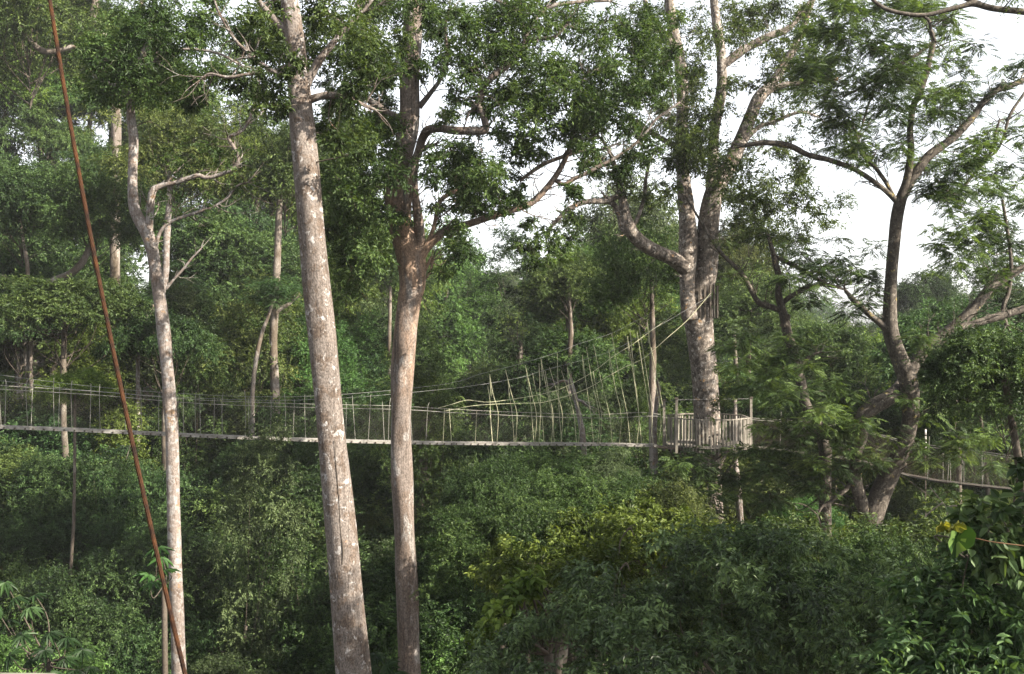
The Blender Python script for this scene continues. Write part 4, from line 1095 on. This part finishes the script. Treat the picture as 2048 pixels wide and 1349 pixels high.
walk = thing('rope_walkway', 'long narrow rope walkway running from the left edge to the wooden platform', 'walkway', wpt(1330, 893))
wo = wpt(1330, 893)
edges = [-320, -190, -60, 62, 180, 296, 410, 520, 626, 728, 826, 908, 990, 1106, 1205, 1312]
for a, b in zip(edges[:-1], edges[1:]):
    g = Geo()
    pa, pb = wpt(a - 4, interp(a - 4, DECK)), wpt(b, interp(b, DECK))
    lift = np.array([0, 0, rng.uniform(-.006, .006)])
    beam(g, pa + lift, pb + lift, .28, .075)
    for s in (-.11, .11):
        beam(g, pa + wn * s + lift + [0, 0, .052], pb + wn * s + lift + [0, 0, .052], .045, .028)
    for q in np.linspace(.08, .92, 6):
        box(g, pa + (pb - pa) * q - wn * .16 + lift, (.02, .02, .025), mat=1)
    g.build('walk_board', [M['alu'], M['darkwood']], walk, wo)
g = Geo()
pa, pb = wpt(1312, 892), at(1362, 898, 37.6)
beam(g, pa - [0, 0, .02], pb, .3, .07)
g.build('walk_board', [M['darkwood']], walk, wo)


def rope(pts, r, mat, name='hand_rope', side=0., parent=walk, o=wo, f=wpt, per=6):
    P = smooth_path([[*f(p[0], p[1], side)] for p in pts], per)
    g = Geo()
    tube(g, P, r, 6, cap=False)
    return g.build(name, mat, parent, o)


for sd in (-.42, .42):
    rope([(p[0], p[1] + (3 if sd < 0 else -1)) for p in RAIL], .010, M['rope2'], 'hand_rope', sd)
z7 = lambda x, y: (860 + x / 4.096, 640 + y / 4.096)
rope([z7(*p) for p in [(90, 730), (200, 700), (320, 665), (420, 674), (520, 680), (700, 657), (900, 625), (1000, 600), (1100, 572), (1250, 500), (1400, 410), (1540, 300), (1700, 200), (1850, 90), (1970, 5)]] + [(1372, 615), (1388, 590)], .0125, M['rope'], 'support_rope', .42)
rope([z7(*p) for p in [(100, 740), (200, 722), (300, 702), (420, 690), (640, 680), (860, 675), (960, 655), (1150, 600), (1300, 535), (1420, 460), (1560, 385), (1700, 320), (1800, 240), (1900, 150), (2048, 22)]] + [(1385, 618), (1410, 588)], .0125, M['rope'], 'support_rope', -.42)
rope([(-320, 700), (0, 752), (300, 785), (600, 795), (880, 772), (972, 748), (1043, 730), (1122, 706), (1164, 689), (1232, 667), (1285, 640), (1340, 612), (1392, 588)], .006, M['wire'], 'main_cable', .42)
rope([(-320, 708), (0, 760), (300, 790), (600, 799), (880, 778), (1022, 757), (1082, 740), (1207, 705), (1265, 675), (1312, 650), (1360, 622), (1412, 592)], .006, M['wire'], 'main_cable', -.42)
# hangers: deck to hand rope to a loose upper end
low = {}
HANG = [(460, 440, 530), (500, 545, 522), (590, 410, 682), (665, 480, 700), (750, 370, 840), (820, 445, 862), (860, 355, 872), (870, 440, 945), (910, 412, 975), (940, 320, 1030), (945, 385, 1052), (1075, 275, 1092),
        (1090, 385, 1195), (1110, 420, 1212), (1245, 222, 1352), (1282, 290, 1352), (1300, 420, 1370), (1375, 200, 1505), (1427, 240, 1528), (1525, 115, 1652), (1600, 90, 1672), (1655, 135, 1747), (1670, 42, 1780), (1735, 98, 1842), (1740, 18, 1850), (1850, 225, 1958)]
for i, (xt, yt, xm) in enumerate(HANG):
    sd = .42 if i % 2 else -.42
    top, mid = z7(xt, yt), z7(xm, 765)
    pm = wpt(mid[0], interp(mid[0], RAIL), sd)
    pt = wpt(top[0], top[1], sd)
    pl = wpt(mid[0] + (2 if sd < 0 else 0), interp(mid[0], DECK) - 2, sd * .35)
    g = Geo()
    tube(g, smooth_path(np.vstack([pl, pm, (pm + pt) / 2 + rng.normal(size=3) * .02, pt]), 4), .011, 5, cap=False)
    if i % 3 == 0:
        tube(g, smooth_path(np.vstack([pt, pt + [.03, 0, -.4], pt + [.06, 0, -.8]]), 3), .009, 5, cap=False)
    g.build('hanger_rope', M['rope'], walk, wo)
for i, px in enumerate([884, 905, 948, 987]):
    sd = .42 if i % 2 else -.42
    g = Geo()
    tube(g, np.vstack([wpt(px, interp(px, DECK) - 2, sd * .35), wpt(px - 1, interp(px, RAIL) - 2, sd)]), .011, 5, cap=False)
    g.build('hanger_rope', M['rope'], walk, wo)
for i, px in enumerate([-60, -20, 4, 8, 57, 61, 110, 116, 145, 179, 201, 250, 284, 317, 357, 367, 391, 401, 427, 445, 490, 499, 540, 572, 585, 612, 690, 712, 735, 770, 775, 826, 850]):
    sd = .42 if i % 2 else -.42
    g = Geo()
    tube(g, smooth_path(np.vstack([wpt(px, interp(px, DECK) - 3, sd * .35), wpt(px + rng.normal(), interp(px, RAIL), sd), wpt(px + rng.normal() * 2, interp(px, RAIL) - rng.uniform(8, 26), sd)]), 3), .0085, 5, cap=False)
    g.build('hanger_rope', M['rope2'], walk, wo)


def netting(top, bot, x0, x1, side_t, side_b, f, step, r, mat, parent, o, cell=.11):
    g = Geo()
    xs_ = np.arange(x0, x1, step)
    V, Q = [], []
    T = np.array([f(x, interp(x, top), side_t) for x in xs_])
    B = np.array([f(x, interp(x, bot), side_b) for x in xs_])
    n = max(3, int(np.linalg.norm(T[0] - B[0]) / cell))
    t_ = np.linspace(0, 1, n + 1)
    G_ = T[None] * (1 - t_)[:, None, None] + B[None] * t_[:, None, None]
    for s in (0, 1):
        a, b = (G_[:-1, :-1], G_[1:, 1:]) if s == 0 else (G_[:-1, 1:], G_[1:, :-1])
        a, b = a.reshape(-1, 3), b.reshape(-1, 3)
        d = nrm(b - a)
        w = nrm(np.cross(d, np.array([.3, -1, 0.1]))) * r
        k = len(a)
        V = np.stack([a - w, b - w, b + w, a + w], 1).reshape(-1, 3)
        g.add(V, np.arange(4 * k).reshape(k, 4))
    return g.build('netting', mat, parent, o)


for sd in (-.42, .42):
    netting(RAIL, DECK, -200, 1312, sd, sd * .4, wpt, 6.6, .0007, M['net'], walk, wo, .115)

# ------------------------------------------------------------------ second walkway with brown net, right
D2 = [(1495, 895), (1540, 899), (1640, 911), (1730, 926), (1810, 951), (1860, 961), (2000, 977), (2120, 990), (2300, 1005)]
R2 = [(1500, 838), (1600, 845), (1700, 856), (1810, 884), (1900, 898), (1980, 908), (2048, 918), (2300, 950)]


def qY(px):
    return interp(px, [(1490, 38.5), (1600, 38), (1800, 36.2), (2048, 33), (2300, 30)])


def qpt(px, py, side=0.):
    return at(px, py, qY(px)) + np.array([.25, .97, 0]) * side


w2o = qpt(1500, 895)
walk2 = thing('netted_walkway', 'second walkway with sagging brown net sides leaving the platform to the right', 'walkway', w2o)
ed = [1497, 1560, 1640, 1720, 1800, 1880, 1960, 2045, 2140, 2290]
for a, b in zip(ed[:-1], ed[1:]):
    g = Geo()
    beam(g, qpt(a - 3, interp(a - 3, D2)), qpt(b, interp(b, D2)), .3, .06)
    g.build('walk_board', M['darkwood'], walk2, w2o)
for sd in (-.42, .42):
    rope(R2, .014, M['rope2'], 'hand_rope', sd, walk2, w2o, qpt)
    rope([(p[0], p[1] - 2) for p in D2], .012, M['rope2'], 'foot_rope', sd * .5, walk2, w2o, qpt)
    netting(R2, D2, 1505, 2280, sd, sd * .5, qpt, 5.2, .0018, M['net2'], walk2, w2o, .095)
for i, px in enumerate([1560, 1640, 1720, 1800, 1853, 1888, 1893, 1903, 1920, 1930, 1962, 1967, 2040, 2100]):
    sd = .42 if i % 2 else -.42
    g = Geo()
    tube(g, np.vstack([qpt(px, interp(px, D2), sd * .5), qpt(px + 2, interp(px, R2) - (20 if i % 4 == 0 else 2), sd)]), .011, 5, cap=False)
    g.build('hanger_rope', M['rope2'], walk2, w2o)
# pale markers of a ladder or post seen behind the net
bo = at(1851, 900, 39)
pr = thing('marker_post', 'slim dark post banded with white rings behind the netted walkway', 'post', [bo[0], 39, float(ground_z(bo[0], 39.))])
pb0 = np.array(pr.location)
g = Geo(); tube(g, np.vstack([pb0 - [0, 0, .3], at(1851, 872, 39), at(1851, 858, 39)]), .022, 8)
g.build('post', M['darkwood'], pr, pb0)
for py, hh in ((865, 5), (877, 3), (887, 2.5), (894, 2)):
    g = Geo(); tube(g, np.vstack([at(1851, py + hh, 39), at(1851, py - hh, 39)]), .035, 10)
    g.build('white_ring', M['white'], pr, pb0)

# ------------------------------------------------------------------ wooden platform
PC = at(1414, 893, 38.7)
PC[2] = at(1414, 891, 38)[2]
plat = thing('tree_platform', 'slatted wooden platform ringing the stout speckled tree', 'platform', PC)
RP, NS = 1.62, 8
ang = [math.radians(22.5 + 45 * i) for i in range(NS)]
ring = lambda a, r, z: PC + np.array([math.cos(a) * r, math.sin(a) * r, z])
# deck boards
for j, yy in enumerate(np.arange(-1.5, 1.51, .2)):
    lim = math.sqrt(max(RP ** 2 - yy ** 2, .05)) * .97
    for sgn in ((0,) if abs(yy) > .62 else (-1, 1)):
        g = Geo()
        x0, x1 = (-lim, lim) if sgn == 0 else ((-lim, -.6) if sgn < 0 else (.6, lim))
        box(g, PC + [(x0 + x1) / 2, yy, -.02], ((x1 - x0) / 2, .093, .02))
        g.build('deck_board', M['wood'], plat, PC)
for i in range(NS):
    a, b = ang[i], ang[(i + 1) % NS]
    am = (a + b) / 2
    gate = i in (3,) or i in (7,)
    g = Geo(); beam(g, ring(a, RP, -.11), ring(b, RP, -.11), .06, .13)
    g.build('deck_beam', M['darkwood'], plat, PC)
    if i not in (3,):
        g = Geo(); beam(g, ring(a, RP + .005, 1.03), ring(b, RP + .005, 1.03), .07, .045)
        g.build('top_rail', M['wood'], plat, PC)
        n = 9
        for q in range(n):
            f = (q + .5) / n
            pa = ring(a, RP + .05, 0) * (1 - f) + ring(b, RP + .05, 0) * f
            drop = rng.uniform(.1, .3) if math.sin(am) < .2 else rng.uniform(.02, .1)
            lean = rng.normal(size=3) * .012
            g = Geo()
            tx = nrm(ring(b, RP, 0) - ring(a, RP, 0))
            beam(g, pa - [0, 0, drop], pa + lean + [0, 0, 1.0 + rng.uniform(-.02, .03)], .022, rng.uniform(.05, .075), up=tx)
            g.build('slat', M['wood'], plat, PC)
    g = Geo(); beam(g, ring(am, .55, -1.5), ring(am, RP - .1, -.16), .08, .1)
    g.build('brace', M['darkwood'], plat, PC)
posts = [(1328, 803, 37.9), (1353, 799, 37.1), (1502, 797, 38.2)]
for (px, py, Y) in posts:
    p = at(px, py, Y)
    g = Geo(); box(g, [p[0], p[1], (p[2] + PC[2] - .2) / 2], (.045, .045, (p[2] - PC[2] + .2) / 2)); g.build('post', M['wood'], plat, PC)
    g = Geo(); box(g, [p[0], p[1], p[2] + .03], (.065, .065, .03)); g.build('post_cap', M['darkwood'], plat, PC)
g = Geo()
q = [at(*p) - [0, 0, .02] for p in posts]
for a, b in ((0, 1), (1, 2)):
    tube(g, np.vstack([q[a], q[b]]), .004, 5, cap=False)
g.build('guard_wire', M['wire'], plat, PC)
# rope collar and battens on the platform tree
cb = at(1396, 612, 38.7)
col_ = thing('trunk_collar', 'dark rope collar with upright battens wrapped round the stout speckled trunk', 'collar', cb)
for z, rr in ((-.05, .66), (.03, .65), (.11, .64)):
    g = Geo()
    th = np.linspace(0, 2 * math.pi, 33)
    tube(g, np.stack([cb[0] + .06 + np.cos(th) * rr, cb[1] + np.sin(th) * rr * .8, np.full(33, cb[2] + .1 + z)], -1), .035, 6, cap=False)
    g.build('rope_turn', M['darkwood'], col_, cb)
for a in np.radians([-100, -82, -64, -48, -30, -12]):
    g = Geo()
    c = cb + np.array([.06 + math.cos(a) * .7, math.sin(a) * .58, .15])
    box(g, c, (.035, .03, .62), [[math.cos(a + 1.57), math.sin(a + 1.57), 0], [math.cos(a), math.sin(a), 0], [0, 0, 1]])
    g.build('batten', M['bark_dark'], col_, cb)

# ------------------------------------------------------------------ rusty cable near the camera
ca, cbm = at(86, -90, 4.4), at(392, 1440, 3.7)
root = thing('steel_cable', 'rusty twisted steel cable slanting down close to the camera on the left', 'cable', cbm)
tt = np.linspace(0, 1, 260)
ax = nrm(cbm - ca)
e1 = nrm(np.cross(ax, [0, 1, 0])); e2 = np.cross(ax, e1)
sag = np.array([-1, 0, -.2]) * .035
cen = ca + (cbm - ca) * tt[:, None] + sag * (4 * tt * (1 - tt))[:, None]
for s in range(6):
    ph = tt * 2 * math.pi * 34 + s * math.pi / 3
    P = cen + 0.0058 * (np.cos(ph)[:, None] * e1 + np.sin(ph)[:, None] * e2)
    g = Geo(); tube(g, P, .0033, 6, cap=False)
    g.build('strand', M['rust'], root, cbm)
# pale rail plank just entering the bottom left corner
rb = at(-20, 1356, 2.6)
root = thing('rail_plank', 'pale timber rail plank peeping in at the bottom left corner', 'plank', rb)
g = Geo(); beam(g, at(-330, 1362, 2.3), at(118, 1362, 2.75), .06, .03)
g.build('plank', M['wood'], root, rb)

# ------------------------------------------------------------------ haze
g = Geo()
box(g, (0, 180, 42), (452, 302, 47.5))
hz = g.build('haze', [])
hz['kind'] = 'stuff'
m, nt, N, Lk = newmat('valley_haze')
pv = N.new('ShaderNodeVolumePrincipled')
pv.inputs['Color'].default_value = (.92, .95, 1, 1)
pv.inputs['Density'].default_value = .00024
pv.inputs['Anisotropy'].default_value = .2
o = N.new('ShaderNodeOutputMaterial'); Lk.new(pv.outputs[0], o.inputs['Volume'])
hz.data.materials.append(m)

# ------------------------------------------------------------------ light, sky, camera
sd = Vector((math.sin(SUN_DIR_AZ) * math.cos(SUN_EL), math.cos(SUN_DIR_AZ) * math.cos(SUN_EL), math.sin(SUN_EL)))
L = bpy.data.lights.new('sun', 'SUN')
L.energy = 5.0
L.angle = radians(.5)
L.color = (1, .905, .76)
lo = bpy.data.objects.new('sun', L)
COL.objects.link(lo)
lo.rotation_euler = sd.to_track_quat('Z', 'Y').to_euler()
W = bpy.data.worlds.new('World')
SC.world = W
W.use_nodes = True
nt = W.node_tree
sk = nt.nodes.new('ShaderNodeTexSky')
sk.sky_type = 'NISHITA'
sk.sun_disc = False
sk.sun_elevation = SUN_EL
sk.sun_rotation = SUN_DIR_AZ
sk.air_density = 1.0
sk.dust_density = 2.0
sk.ozone_density = 1.0
bg = nt.nodes['Background']
bg.inputs[1].default_value = .082
hsv = nt.nodes.new('ShaderNodeHueSaturation')
hsv.inputs['Saturation'].default_value = .22
nt.links.new(sk.outputs[0], hsv.inputs['Color'])
nt.links.new(hsv.outputs[0], bg.inputs[0])

cam = bpy.data.cameras.new('camera')
cam.sensor_width = 36
cam.lens = 36 * F / 2048
cam.clip_start = .1
cam.clip_end = 3000
co = bpy.data.objects.new('camera', cam)
COL.objects.link(co)
co.location = (0, 0, ZC)
co.rotation_euler = (radians(90), 0, 0)
SC.camera = co
SC.view_settings.view_transform = 'Standard'
SC.view_settings.look = 'None'
SC.view_settings.exposure = 2.33
SC.view_settings.gamma = 1
cy = SC.cycles
cy.max_bounces = 6
cy.diffuse_bounces = 3
cy.glossy_bounces = 2
cy.transmission_bounces = 4
cy.transparent_max_bounces = 4
cy.volume_bounces = 0
cy.caustics_reflective = False
cy.caustics_refractive = False
print('verts', sum(len(m.vertices) for m in bpy.data.meshes), 'objects', len(bpy.data.objects))
